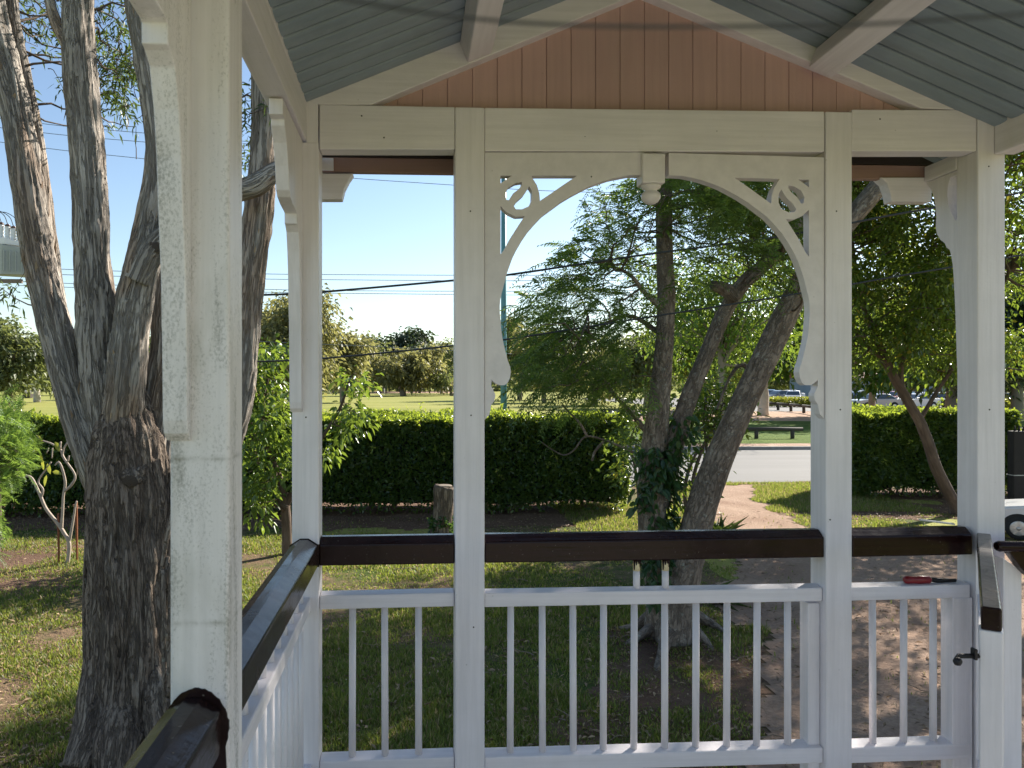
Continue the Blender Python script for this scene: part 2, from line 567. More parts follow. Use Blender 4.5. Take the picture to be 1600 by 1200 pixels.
def groundmat():
    N = NT("lawn_soil")
    co = N.n("NewGeometry").outputs["Position"]
    a = N.noise(co, 0.55, 5, 0.6, 0.4)
    b = N.noise(co, 6.0, 5, 0.65)
    f = N.noise(co, 45.0, 4, 0.7)
    grassc = N.mix(b, (0.05, 0.085, 0.022), (0.125, 0.155, 0.04))
    soil = N.mix(f, (0.11, 0.07, 0.045), (0.33, 0.23, 0.15))
    m = N.math("ADD", N.math("MULTIPLY", a, 0.7), N.math("MULTIPLY", b, 0.35))
    c = N.mix(N.ramp(m, [(0.46, 0.0), (0.58, 1.0)]), grassc, soil)
    c = N.mix(N.math("MULTIPLY", f, 0.5), c, [0.6, 0.6, 0.5], "MULTIPLY")
    return N.surf(N.bsdf(c, 0.95, N.bump(N.math("ADD", b, f), 0.8, 0.03), spec=0.1))


def dirtmat(name, c0, c1, leaf, amount):
    N = NT(name)
    co = N.n("NewGeometry").outputs["Position"]
    a = N.noise(co, 0.9, 5, 0.6, 0.5)
    f = N.noise(co, 28.0, 5, 0.7)
    g = N.noise(co, 140.0, 3, 0.7)
    c = N.mix(N.ramp(a, [(0.3, 0.0), (0.7, 1.0)]), c0, c1)
    c = N.mix(N.ramp(f, [(0.4, 0.35), (0.62, 0.0)]), c, [x * 0.55 for x in c0])
    c = N.mix(N.ramp(g, [(0.6, 0.0), (0.7, amount)]), c, leaf)
    return N.surf(N.bsdf(c, 0.95, N.bump(N.math("ADD", N.math("ADD", f, N.noise(co, 7.0, 4)), N.math("MULTIPLY", g, 0.5)), 1.0, 0.035), spec=0.12))


def fieldmat():
    N = NT("park_grass")
    co = N.n("NewGeometry").outputs["Position"]
    a = N.noise(N.mapv(co, (0.03, 0.12, 1)), 1.0, 5, 0.6)
    b = N.noise(co, 1.3, 4, 0.65)
    c = N.mix(N.ramp(a, [(0.35, 0.0), (0.65, 1.0)]), (0.22, 0.235, 0.055), (0.34, 0.32, 0.10))
    c = N.mix(N.ramp(b, [(0.4, 0.3), (0.6, 0.0)]), c, (0.15, 0.19, 0.045))
    return N.surf(N.bsdf(c, 0.95, N.bump(b, 0.5, 0.05), spec=0.1))


M["ground"] = groundmat()
M["dirt"] = dirtmat("pale_dirt_path", (0.40, 0.26, 0.185), (0.60, 0.43, 0.32), (0.62, 0.46, 0.33), 0.4)
M["mulch"] = dirtmat("leaf_mulch", (0.15, 0.09, 0.062), (0.27, 0.17, 0.115), (0.52, 0.36, 0.23), 0.8)
M["field"] = fieldmat()
M["green_verge"] = dirtmat("green_roadside_grass", (0.07, 0.135, 0.022), (0.17, 0.225, 0.045), (0.30, 0.28, 0.11), 0.4)


def roadmat():
    N = NT("pale_asphalt")
    co = N.n("NewGeometry").outputs["Position"]
    a = N.noise(N.mapv(co, (0.08, 0.7, 1)), 1.0, 4, 0.6)
    g = N.noise(co, 60, 3, 0.7)
    c = N.mix(N.ramp(a, [(0.3, 0.0), (0.7, 1.0)]), (0.165, 0.16, 0.152), (0.215, 0.208, 0.198))
    c = N.mix(N.ramp(g, [(0.35, 0.35), (0.6, 0.0)]), c, (0.17, 0.165, 0.16))
    return N.surf(N.bsdf(c, 0.85, N.bump(g, 0.4, 0.005), spec=0.25))


M["road"] = roadmat()
M["kerb"] = simple("kerb_concrete", (0.30, 0.28, 0.25), 0.9, var=0.25, scale=3, bump=0.3)
# ------------------------------------------------------------------ the porch
YF = 2.4
porch = thing("porch", (0.72, 1.2, 0.85), "white timber front porch with grey sheet roof, fretwork arch and dark brown handrails", "porch")
E = EYE


def part(mb, name, mat, bevel=0.003, label=None, parent=None):
    return mb.build(name, M[mat], parent or porch, bevel=bevel, label=label)


# posts ---------------------------------------------------------------
xc0, xc1 = X(456), X(498)
xm0, xm1 = X(711), X(757)
xr0, xr1 = X(1289.5), X(1330.5)
xe0, xe1 = X(1527), X(1570)
PD = 0.094
zt = Z(168, 2.4, 734)
part(MB().box(xc0, xc1, YF, YF + PD, 0.55, Z(222, 2.4, 479)), "post", "white_v", 0.004, "corner post behind the stained post, with a bracket on it")
part(MB().box(X(478.5), xc1 - .002, YF + .002, YF + PD - .004, Z(222, 2.4, 479) - .004, Z(155, 2.4, 490)), "post_top", "white_v", 0.003)
part(MB().box(xm0, xm1, YF - .004, YF + PD, 0.55, zt), "post", "white_v", 0.004)
part(MB().box(xr0, xr1, YF - .004, YF + PD, 0.55, Z(175, 2.4, 1310)), "post", "white_v", 0.004)
part(MB().box(xe0, xe1, YF - .002, YF + PD, 0.55, Z(164, 2.4, 1545)), "post", "white_v", 0.004)
YN = 1.2
xn0, xn1 = X(265, YN), X(358, YN)
part(MB().box(xn0, xn1, YN, YN + PD, 0.55, E + .757), "post", "white_old", 0.005, "nearest post, mildewed and stained white paint")

# beams ---------------------------------------------------------------
zb0, zb1 = Z(233, 2.4, 704), Z(165, 2.4, 704)


def beam(u0, u1, v0t, v0b, v1t, v1b, y0=YF, d=0.067, name="beam", mat="white_x"):
    a, b, c, e = P(u0, v0t, y0), P(u0, v0b, y0), P(u1, v1t, y0), P(u1, v1b, y0)
    mb = MB()
    mb.hexa([b, e, e + Vector((0, d, 0)), b + Vector((0, d, 0)), a, c, c + Vector((0, d, 0)), a + Vector((0, d, 0))])
    return part(mb, name, mat)


beam(499, 710.5, 163, 233, 167, 233.5)
beam(757.5, 1288.5, 168, 236, 174, 237)
beam(1331, 1526, 171, 236, 171.5, 236)
# side plates
mb = MB()
mb.box(X(445), X(479), -1.2, YF + .03, E + .757, E + .862)
mb2 = [(X(445), E + .862), (X(479), E + .862), (X(479), E + .896), (X(445), E + .868)]
mb.loft([(x, -1.2, z) for x, z in mb2], [(x, YF + .03, z) for x, z in mb2])
part(mb, "side_beam", "white_y", 0.004)
xs = X(1552)
mb = MB()
mb.box(xs, xs + .067, -1.2, YF - .004, E + .742, E + .87)
part(mb, "side_beam", "white_y", 0.004)

# gable ---------------------------------------------------------------
apex_u, slope = 1004.0, 0.413


def gable_v(u, off):
    return off + slope * abs(u - apex_u)


def rafter(u0, sign):
    y0, y1 = YF + .001, YF + .056
    if sign < 0:
        pts = [(477, 151), (1004, -66), (1004, -12.5), (580, 163.5), (500, 163.5), (477, 158)]
    else:
        pts = [(1527, 160), (1004, -66), (1004, -12.5), (1440, 169), (1513, 172), (1530, 166)]
    A = [P(u, v, y0) for u, v in pts]
    return part(MB().loft(A, [p + Vector((0, y1 - y0, 0)) for p in A]), "rafter", "white_x", 0.003)


rafter(0, -1)
rafter(0, 1)
# pink vertical boards between the rafters, one mesh of grooved boards
mb = MB()
yb = YF + .045
w = X(1000) - X(961.7)
x_first = P(854, 600, YF).x * (yb / YF)
nb = -6
xx = X(580)
w38 = (P(892.2, 600, yb).x - P(853.8, 600, yb).x)
x0b = P(815.5, 600, yb).x - 7 * w38
xap = P(1004, 600, yb).x
zap = P(1004, -20, YF).z
for k in range(24):
    a, b = x0b + k * w38 + .0006, x0b + (k + 1) * w38 - .0006
    za = zap - .413 * abs(a - xap)
    zb_ = zap - .413 * abs(b - xap)
    zlo = Z(178, yb, 700)
    if max(za, zb_) < zlo + .01:
        continue
    za, zb_ = max(za, zlo + .004), max(zb_, zlo + .004)
    top = [(a, za), (b, zb_)]
    if a < xap < b:
        top = [(a, za), (xap, zap), (b, zb_)]
    ring = [(a, zlo), (b, zlo)] + [(x, z) for x, z in reversed(top)]
    mb.loft([(x, yb, z) for x, z in ring], [(x, yb + .016, z) for x, z in ring])
zl = Z(178, yb, 700)
tri = [(xap - 1.12, zl), (xap + 1.12, zl), (xap + 1.12, zl + .004), (xap, zap), (xap - 1.12, zl + .004)]
mb.loft([(x, yb + .008, z) for x, z in tri], [(x, yb + .017, z) for x, z in tri])
part(mb, "gable_boards", "pink", 0.0016)
# outer fascia and its backing, coloured dark for the shaded gap above it
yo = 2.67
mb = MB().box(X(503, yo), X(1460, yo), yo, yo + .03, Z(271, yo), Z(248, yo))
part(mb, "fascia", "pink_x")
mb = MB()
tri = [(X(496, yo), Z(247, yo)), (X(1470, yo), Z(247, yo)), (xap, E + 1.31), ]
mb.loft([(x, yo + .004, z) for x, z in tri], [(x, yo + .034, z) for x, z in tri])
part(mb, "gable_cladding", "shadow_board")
# small white blocks at the fascia ends
for pts in ([(500, 271), (552, 271), (545, 281), (538, 295), (534, 311), (500, 311)], [(1376, 277), (1386, 286), (1391, 300), (1394, 315), (1456, 315), (1456, 277)]):
    A = [P(u, v, yo - .01) for u, v in pts]
    part(MB().loft(A, [p + Vector((0, .05, 0)) for p in A]), "fascia_block", "white_x")
mb = MB().box(X(503, yo - .012), X(521, yo - .012), yo - .012, yo - .002, Z(270, yo), Z(251, yo))
part(mb, "fascia_end", "white_x", 0.001)
# outriggers carrying the overhang
for xa, xb in ((xe0 - .001, xe0 + .05), (xc0, xc0 + .05)):
    part(MB().box(xa, xb, YF + PD + .001, yo - .013, E + .72, E + .775), "outrigger", "white_y")

# brackets ------------------------------------------------------------
PROF = [(0.36, .752), (.36, .71), (.332, .706), (.330, .690), (.296, .655), (.27, .60), (.253, .537), (.235, .522), (.19, .512), (.122, .506), (.112, .503), (.112, .474), (.10, .470), (.080, .455), (.062, .40), (.050, .335), (.045, .28), (.030, .16), (.024, .05), (.022, -.02), (.021, -.055), (.016, -.075), (.004, -.086), (0, -.087)]
OPEN = [(.27, .735), (.235, .69), (.205, .63), (.185, .575), (.15, .545), (.09, .53), (.03, .52), (0, .52), (0, .735)]


def bracket(x0, x1, ypost, dirn, cut=True, label=None):
    ring = [(0, .752)] if not cut else [(0, .752)]
    prof = ring + PROF
    A = [(x0, ypost + dirn * a, E + z) for a, z in prof]
    B = [(x1, ypost + dirn * a, E + z) for a, z in prof]
    return part(MB().loft(A, B), "bracket", "white_old" if label else "white_v", 0.002, label)


bracket(xn0 - .004, xn0 + .033, YN, -1, label="mildewed curved bracket on the nearest post")
bracket(xc0 - .004, xc0 + .033, YF, -1)
# outward brackets under the overhang, with an open eye
for xa in (xe0, xc0):
    yb0 = YF + PD
    out = [(0, .718), (.158, .718), (.150, .705), (.135, .69), (.120, .66), (.110, .62), (.107, .585), (.110, .55), (.104, .525), (.085, .50), (.064, .485), (.055, .468), (.040, .458), (.033, .44), (.024, .40), (.018, .34), (.012, .24), (.006, .10), (.0, .0)]
    hole = [(.005, .705), (.036, .705), (.048, .68), (.051, .65), (.047, .615), (.034, .585), (.012, .552), (.005, .555)]
    vs, fs = flat_shape(out, [hole], lambda x, y, d: (xa + .004 + d, yb0 + x, E + y), .036)
    part(MB().add(vs, fs), "bracket", "white_v", 0.0)

# fretwork arch -------------------------------------------------------
L_out = [(1006, 273.4), (985, 273.6), (971, 276), (954, 279.5), (937.5, 284.7), (922, 290.5), (909, 297), (894, 305), (879, 314), (864, 325), (849, 336), (837, 348.5), (825, 362.5), (815, 377), (806, 392.5), (800, 405), (795, 419), (790.5, 432), (787.5, 445), (784, 458), (781.8, 468), (781, 477), (781, 489), (782, 500.5), (783, 514), (785, 528), (787, 538), (789.5, 548), (794, 565), (797.2, 573), (798.3, 581), (797, 590), (793, 598.5), (788, 602), (781, 602), (775, 599.5), (770.5, 596), (768.2, 593), (767.5, 603), (771, 610.5), (773.6, 615), (774, 619.6), (772, 627), (767.5, 632.5), (766.6, 640), (764.5, 648), (759, 654), (757.6, 656)]
H = [[(782, 274.4), (799.7, 274.4), (790, 281), (782.2, 286.5)],
     [(829.7, 274.4), (901.9, 274.4), (879.4, 289.4), (860.6, 302.5), (843.7, 313.8), (842.8, 302.5), (839, 289.4), (832.5, 279)],
     [(782.2, 322.2), (793, 332.5), (806, 338.5), (819.7, 337.7), (811.9, 349.4), (798.7, 370), (787.5, 390.6), (782.2, 397.2)],
     [(815.6, 284), (806, 285.6), (795, 292), (789.4, 302.5), (791, 312), (795, 312.8), (801.5, 302.5), (811, 295), (815.6, 288.4)],
     [(826.9, 290.9), (831.5, 298.7), (831.5, 311.9), (826.9, 322), (815.6, 327), (806, 326.9), (802.9, 322), (808, 313.8), (818.4, 304.4), (824, 296)]]
yfr = YF + .004


def pl(p):
    q = P(p[0], p[1], yfr)
    return (q.x, q.z)


ol = [pl((757.6, 238.2)), pl((1006, 238.2))] + [pl(p) for p in L_out]
hl = [[pl(p) for p in h] for h in H]
xmid = 0.5 * (xm1 + xr0)
xmirr = lambda q: (2 * xmid - q[0], q[1])
vs, fs = flat_shape(ol, hl, lambda x, y, d: (x, yfr + d, y), .036)
fret = part(MB().add(vs, fs), "fretwork_arch", "white_fret", 0.0)
vs, fs = flat_shape([xmirr(q) for q in ol], [[xmirr(q) for q in h] for h in hl], lambda x, y, d: (x, yfr + d, y), .036)
part(MB().add(vs, fs), "fretwork_arch", "white_fret", 0.0)
# finial block and turned drop
zc = [Z(236, YF), Z(283, YF)]
fx0, fx1 = X(1002), X(1038)
fb = part(MB().box(fx0, fx1, YF - .012, YF + .055, zc[1], zc[0]), "finial", "white_fret", 0.005)
mb = MB()
prof = [(.0005, -.062), (.012, -.060), (.022, -.054), (.029, -.044), (.031, -.036), (.029, -.028), (.022, -.021), (.018, -.018), (.021, -.014), (.029, -.010), (.031, -.006), (.031, .0)]
mb.lathe((0.5 * (fx0 + fx1), YF + .02, zc[1]), prof, 24)
part(mb, "turned_drop", "white_fret", 0.0, parent=fb)

# nail heads and screw holes
for u, v, y in ((565, 181, YF), (914, 213.5, YF + .001), (736, 649, YF - .004), (1313, 640, YF - .004), (1297, 812, YF - .004), (1546, 640, YF - .002), (478, 652, YF), (1375, 186, YF), (1545, 260, YF - .002), (1262, 231, YF + .004), (924, 276, YF + .004), (1307, 330, YF - .004), (600, 215, YF), (1120, 205, YF + .001), (735, 330, YF - .004), (740, 980, YF - .004)):
    p = P(u, v, y)
    MB().lathe(p, [(.0005, .0012), (.0024, .0008), (.003, -.0015)], 9, axis="y").build("nail_head", M["black_iron"], porch)

# handrails -----------------------------------------------------------
RP = [(-.043, -.020), (-.012, 0), (.012, 0), (.043, -.020), (.043, -.085), (-.043, -.085)]


def rail_x(xa, xb, ztop, name="handrail", label=None):
    yc = YF + .048
    A = [(xa, yc + a, ztop + z) for a, z in RP]
    B = [(xb, yc + a, ztop + z + .005 * (xb - xa)) for a, z in RP]
    return part(MB().loft(A, B), name, "brown_x", 0.004, label)


zr = E - .481
rail_x(xc1 + .001, xm0 - .001, zr)
rail_x(xm1 + .001, xr0 - .001, zr + .003)
A = [(xr1 + .001, YF + .040 + a, zr + .01 + z) for a, z in RP]
B = [(X(1519), YF + .040 + a, zr + .014 + z) for a, z in RP]
part(MB().loft(A, B), "handrail", "brown_x", 0.004)
xh = X(475.5)
for ya, yb_ in ((YN + PD + .001, YF - .001), (-1.5, YN - .001)):
    A = [(xh + a, ya, E - .481 + z) for a, z in RP]
    B = [(xh + a, yb_, E - .481 + z) for a, z in RP]
    part(MB().loft(A, B), "handrail", "brown_y", 0.004)
# brown paint smeared on the stained post round the rail
ring = []
rr = random.Random(5)
for k in range(40):
    a = math.pi * (-.15 + 1.3 * k / 39)
    rad = 1.02 + .035 * rr.random()
    ring.append((xh + .004 - math.cos(a) * .047 * rad, E - .53 + math.sin(a) * .060 * rad))
ring.append((xh + .05, E - .60))
ring.append((xh - .048, E - .60))
part(MB().loft([(x, YN - .0025, z) for x, z in ring], [(x, YN + .01, z) for x, z in ring]), "paint_smear", "brown_y", 0.0)
# dark notch ring on the corner post
ring = [(xh + x * 1.06, E - .481 + .002 + z * 1.04) for x, z in RP]
part(MB().loft([(x, YF - .002, z) for x, z in ring], [(x, YF + .01, z) for x, z in ring]), "paint_smear", "brown_y", 0.0)

# balustrades: rails with balusters ------------------------------------


def rails_x(xa, xb, zm, zb_, us, tall=(), label=None):
    y0 = YF + .014
    mb = MB()
    mb.hexa([(xa, y0, zm - .044), (xb, y0, zm - .040), (xb, y0 + .048, zm - .036), (xa, y0 + .048, zm - .040), (xa, y0, zm), (xb, y0, zm + .004), (xb, y0 + .048, zm + .008), (xa, y0 + .048, zm + .004)])
    bal = part(mb, "balustrade_rail", "white_x", 0.004, label)
    mb = MB()
    mb.hexa([(xa, y0 - .004, zb_ - .05), (xb, y0 - .004, zb_ - .045), (xb, y0 + .052, zb_ - .045), (xa, y0 + .052, zb_ - .05), (xa, y0 - .004, zb_), (xb, y0 - .004, zb_ + .005), (xb, y0 + .052, zb_ + .011), (xa, y0 + .052, zb_ + .006)])
    part(mb, "bottom_rail", "white_x", 0.004)
    for u in us:
        x = P(u, 600, y0 + .024).x
        j = .0018 * math.sin(u * 7.1)
        b = MB().tube([(x + j, y0 + .024, zb_ - .004), (x, y0 + .024, zm - .037)], [.0112, .0108], 14)
        part(b, "baluster", "white_v", 0.0, parent=bal)
    for u in tall:
        x = P(u, 600, y0 + .024).x
        ztop = E - .566
        b = MB().tube([(x, y0 + .024, zm + .001), (x, y0 + .024, ztop - .034)], .0108, 14)
        part(b, "baluster", "white_v", 0.0, parent=bal)
        c = MB().tube([(x, y0 + .024, ztop - .034), (x, y0 + .024, ztop + .004)], .0112, 14)
        part(c, "baluster_end", "cream", 0.0, parent=bal, label="cream primed end of a baluster with dark paint drips")
        d = MB()
        for k, (da, dl) in enumerate(((-.009, .030), (-.003, .014), (.004, .010), (.009, .022))):
            d.tube([(x + da, y0 + .0245 - math.sqrt(max(0, .0117 ** 2 - da * da)), ztop + .003), (x + da * 1.02, y0 + .0240 - math.sqrt(max(0, .0117 ** 2 - da * da)), ztop - dl)], [.0042, .0016], 8)
        part(d, "paint_drip", "brown_x", 0.0, parent=bal)
    return bal


zm, zbm = E - .661, E - 1.178
rails_x(xc1 + .001, xm0 - .001, zm, zbm, (551, 601, 654))
rails_x(xm1 + .001, xr0 - .001, zm, zbm + .002, (798, 847, 895, 943, 991, 1038.5, 1087.5, 1136, 1183, 1230.5), (994.5, 1039.5))
rails_x(xr1 + .001, X(1521), zm + .004, zbm + .004, (1363, 1412, 1458))
# stile on the right section
part(MB().box(X(1492.5), X(1524), YF + .012, YF + .07, 0.8, zm - .034), "balustrade_stile", "white_v")
part(MB().box(X(1270), xr0 - .001, YF + .030, YF + .085, 0.8, zm - .05), "balustrade_stile", "white_v")
# left side balustrades run back along the porch


def rails_y(ya, yb_, n):
    xc = X(475.5) - .004
    mb = MB()
    mb.box(xc - .024, xc + .024, ya, yb_, zm - .042, zm)
    bal = part(mb, "balustrade_rail", "white_y", 0.004)
    part(MB().box(xc - .028, xc + .028, ya, yb_, zbm - .05, zbm), "bottom_rail", "white_y", 0.004)
    for k in range(n):
        y = ya + (yb_ - ya) * (k + .7) / (n + .4)
        part(MB().tube([(xc, y, zbm - .002), (xc, y, zm - .04)], .0112, 14), "baluster", "white_v", 0.0, parent=bal)
        part(MB().tube([(xc, y, zm - .001), (xc, y, E - .56)], .0108, 12), "baluster", "white_v", 0.0, parent=bal)


rails_y(YN + PD + .001, YF - .001, 11)
rails_y(0.0, YN - .001, 11)

# gate at the right, standing half open, seen along its length ----------
gA = P(1537, 600, 2.37)
gB = P(1549, 600, 1.57)
gd = Vector((gB.x - gA.x, gB.y - gA.y, 0))
glen = gd.length
gd.normalize()
gn = Vector((-gd.y, gd.x, 0))
gate = thing("gate", (gA.x, gA.y, 0.9), "white picket porch gate with dark brown top rail, standing half open and seen edge on", "gate")


def gbox(s0, s1, w0, w1, z0, z1, mb=None):
    mb = mb or MB()
    o = Vector((gA.x, gA.y, 0))
    vs = []
    for z in (z0, z1):
        for s, w_ in ((s0, w0), (s1, w0), (s1, w1), (s0, w1)):
            vs.append(o + gd * s + gn * w_ + Vector((0, 0, z)))
    return mb.hexa(vs)


zg = E - .474
hw = .0215
zgb = E - 1.25
gbox(0.02, glen, -.0185, .0185, zg - .050, zg).build("top_rail", M["brown_y"], gate, bevel=0.004)
st = gbox(glen - .05, glen - .004, -hw, hw, zgb, zg - .051).build("stile", M["white_v"], gate, bevel=0.003)
gbox(0.022, .062, -hw, hw, zgb, zg - .051).build("stile", M["white_v"], gate, bevel=0.003)
gbox(0.063, glen - .051, -.018, .018, E - .70, E - .66).build("cross_rail", M["white_x"], gate, bevel=0.003)
gbox(0.063, glen - .051, -.018, .018, E - 1.22, E - 1.18).build("cross_rail", M["white_x"], gate, bevel=0.003)
for k in range(9):
    s = .063 + (glen - .114) * (k + 1) / 10
    o = Vector((gA.x, gA.y, 0)) + gd * s
    MB().tube([o + Vector((0, 0, E - 1.181)), o + Vector((0, 0, E - .70))], .0105, 12).build("baluster", M["white_v"], gate)
# barrel bolt on the stile
o = Vector((gA.x, gA.y, 0)) + gd * (glen - .03)
zq = E - (1046 - 600) / 1200 * 1.57
mb = MB()
q0 = Vector((gB.x - .028, gB.y + .02, zq))
mb.tube([q0 + Vector((.02, 0, 0)), q0 + Vector((-.030, 0, .001)), q0 + Vector((-.0345, -.003, -.003)), q0 + Vector((-.036, -.006, -.008))], [.0052, .0052, .0055, .0075], 12)
mb.lathe(q0 + Vector((-.0365, -.007, -.008)), [(.001, -.009), (.006, -.0075), (.0088, -.002), (.0088, .002), (.006, .0075), (.001, .009)], 12)
mb.build("bolt", M["black_iron"], gate)
mb = MB().box(q0.x + .002, q0.x + .0085, q0.y - .008, q0.y + .008, zq - .007, zq + .017)
mb.build("bolt_plate", M["black_iron"], gate, bevel=0.002)

# stair side: white newel board and dark rounded rail on the right edge ---
mb = MB()
pp = [P(1568, 872, 2.33), P(1597, 893, 2.33), P(1597, 1400, 2.33), P(1568, 1400, 2.33)]
mb.loft(pp, [p + Vector((0, .05, 0)) for p in pp])
part(mb, "newel_board", "white_v", 0.003)
mb = MB()
ya = 2.29
a = P(1556, 853.5, ya)
mb.tube([a, a + Vector((.01, 0, 0)), a + Vector((.5, .02, -.012)), a + Vector((1.0, .04, -.025))], [.012, .0165, .0165, .0165], 16)
pp = [P(1574, 858, ya + .01), P(1700, 858, ya + .01), P(1700, 960, ya + .01), P(1608, 900, ya + .01), P(1596, 888, ya + .01)]
mb.loft(pp, [p + Vector((0, .03, 0)) for p in pp])
part(mb, "stair_handrail", "brown_x", 0.002)

# roof ----------------------------------------------------------------


def roof_sheet(side):
    xr_, zr_ = P(1004, 600, YF).x, E + 1.333
    pitch = .0748
    n = 52
    y1 = yo + .12
    prof = []
    for k in range(n):
        yk = y1 - k * pitch
        for t, h in ((0.0, .03), (.135, .03), (.15, -.0155), (.17, -.0195), (.30, -.0215), (.58, -.0228), (.86, -.0215), (.965, -.0195), (.99, -.0155)):
            prof.append((yk - t * pitch, h))
    prof.append((y1 - n * pitch, .03))
    x_e = X(445) - .02 if side < 0 else xs + .09
    run = abs(x_e - xr_)
    ra = Vector((xr_, 0, zr_))
    rb = Vector((x_e, 0, zr_ - .4135 * run))
    up = Vector((side * .4135, 0, 1)).normalized()
    V, F = [], []
    m = len(prof)
    for thick in (0, .003):
        for base in (ra, rb):
            for y, h in prof:
                p = base + up * (h + thick) + Vector((0, y, 0))
                V.append(p)
    for i in range(m - 1):
        F.append((i, i + 1, m + i + 1, m + i))
        F.append((2 * m + i, 3 * m + i, 3 * m + i + 1, 2 * m + i + 1))
    F.append(tuple([0, m, 3 * m, 2 * m]))
    F.append(tuple([m - 1, 3 * m - 1 - m + 0, 4 * m - 1, 2 * m - 1]) if False else tuple([m - 1, 2 * m + m - 1, 4 * m - 1, 2 * m - 1]))
    return part(MB().add(V, F), "roof_sheet", "roof", 0.0)


roof_sheet(-1)
roof_sheet(1)
# ridge cap
mb = MB()
xr_, zr_ = P(1004, 600, YF).x, E + 1.333
pts = [(xr_ - .12, zr_ - .03), (xr_, zr_ + .022), (xr_ + .12, zr_ - .03), (xr_ + .12, zr_ - .034 + .012), (xr_, zr_ + .03), (xr_ - .12, zr_ - .034 + .012)]
mb.loft([(x, yo + .13, z) for x, z in pts], [(x, -1.0, z) for x, z in pts])
part(mb, "ridge_cap", "roof", 0.0)
# purlins under the sheets
for sgn, u_ in ((-1, 737.0), (1, 1293.0)):
    xq = X(u_)
    zq = zr_ - .4135 * abs(xq - xr_) - .0245
    al = Vector((1, 0, -sgn * .4135)).normalized()
    dn = Vector((-sgn * .4135 * 1.0, 0, -1)).normalized()
    ring = [Vector((xq, 0, zq)) + al * a + dn * b for a, b in ((-.041, 0), (.041, 0), (.041, .068), (-.041, .068))]
    part(MB().loft([(p.x, YF - .001, p.z) for p in ring], [(p.x, -1.2, p.z) for p in ring]), "purlin", "white_y", 0.004)

# deck ----------------------------------------------------------------
mb = MB()
yk = YF + PD + .02
while yk > -3.2:
    mb.box(xc0 - .05, xs + .6, yk - .086, yk, .825, .85)
    yk -= .09
mb.box(xc0 - .03, xs + .58, -3.1, YF + .05, .62, .823)
part(mb, "deck", "deck", 0.002)
for x in (xc0 + .1, .7, xs):
    for y in (YF - .05, 0.2, -2.6):
        part(MB().box(x - .06, x + .06, y - .06, y + .06, -.1, .619), "stump_foot", "timber_pole", 0.003)

# loose things on the rails --------------------------------------------
# red-handled tool on the right mid rail
zt_ = zm + .0045 + .0135
y_ = YF + .038
sd = thing("hand_tool", (X(1425), y_, zt_ - .0135), "red handled hand tool with black shaft on the white mid rail by the right post", "tool")
xa, xb = X(1424), X(1466)
MB().lathe((xa, y_, zt_ + .002), [(.006, 0), (.011, .003), (.0135, .012), (.0125, .03), (.0145, .05), (.0135, xb - xa - .006), (.009, xb - xa)], 10, axis="x").build("handle", M["red_handle"], sd)
MB().tube([(xb - .002, y_, zt_ + .002), (xb + .035, y_ + .002, zt_ - .002), (X(1508), y_ + .006, zt_ - .003)], [.007, .0085, .005], 10).build("shaft", M["black_iron"], sd)
# stirring stick and a small blade on the handrail end
zs = zr + .016
pp = [P(1457, 823, 2.47), P(1500, 829.5, 2.45), P(1497, 834, 2.45), P(1463, 830, 2.47)]
q = [Vector((X(1460), 2.475, zs + .012)), Vector((X(1503), 2.435, zs + .004))]
mb = MB()
d = (q[1] - q[0]).normalized()
n_ = Vector((-d.y, d.x, 0)).normalized() * .012
a, b = q
mb.hexa([a - n_, b - n_, b + n_, a + n_, a - n_ + Vector((0, 0, .004)), b - n_ + Vector((0, 0, .004)), b + n_ + Vector((0, 0, .004)), a + n_ + Vector((0, 0, .004))])
tag(mb.build("paint_stick", M["grey_stick"], None, bevel=.001), "flat grey paint stirring stick lying on the end of the dark handrail", "stick")

# cord strung across close to the camera --------------------------------
dc = .15
pts = [P(u, v, dc) for u, v in ((380, -36), (480, -12), (540, 0), (590, 8), (650, 18), (720, 27), (800, 34.5), (880, 39), (975, 41.5), (1050, 42), (1122, 41.5), (1200, 41), (1290, 40), (1375, 37), (1450, 32), (1530, 27), (1600, 22), (1700, 13), (1850, -5))]
mb = MB().tube(smooth_line(pts, 4), .00036, 8)
tag(mb.build("cord", M["cord"]), "thin dark cord sagging across the porch under the roof, out of focus", "cord")
# ------------------------------------------------------------------ vegetation tools


def unit(a):
    return a / np.maximum(np.linalg.norm(a, axis=-1, keepdims=True), 1e-9)


def rand_dirs(n):
    return unit(rng.normal(size=(n, 3)))


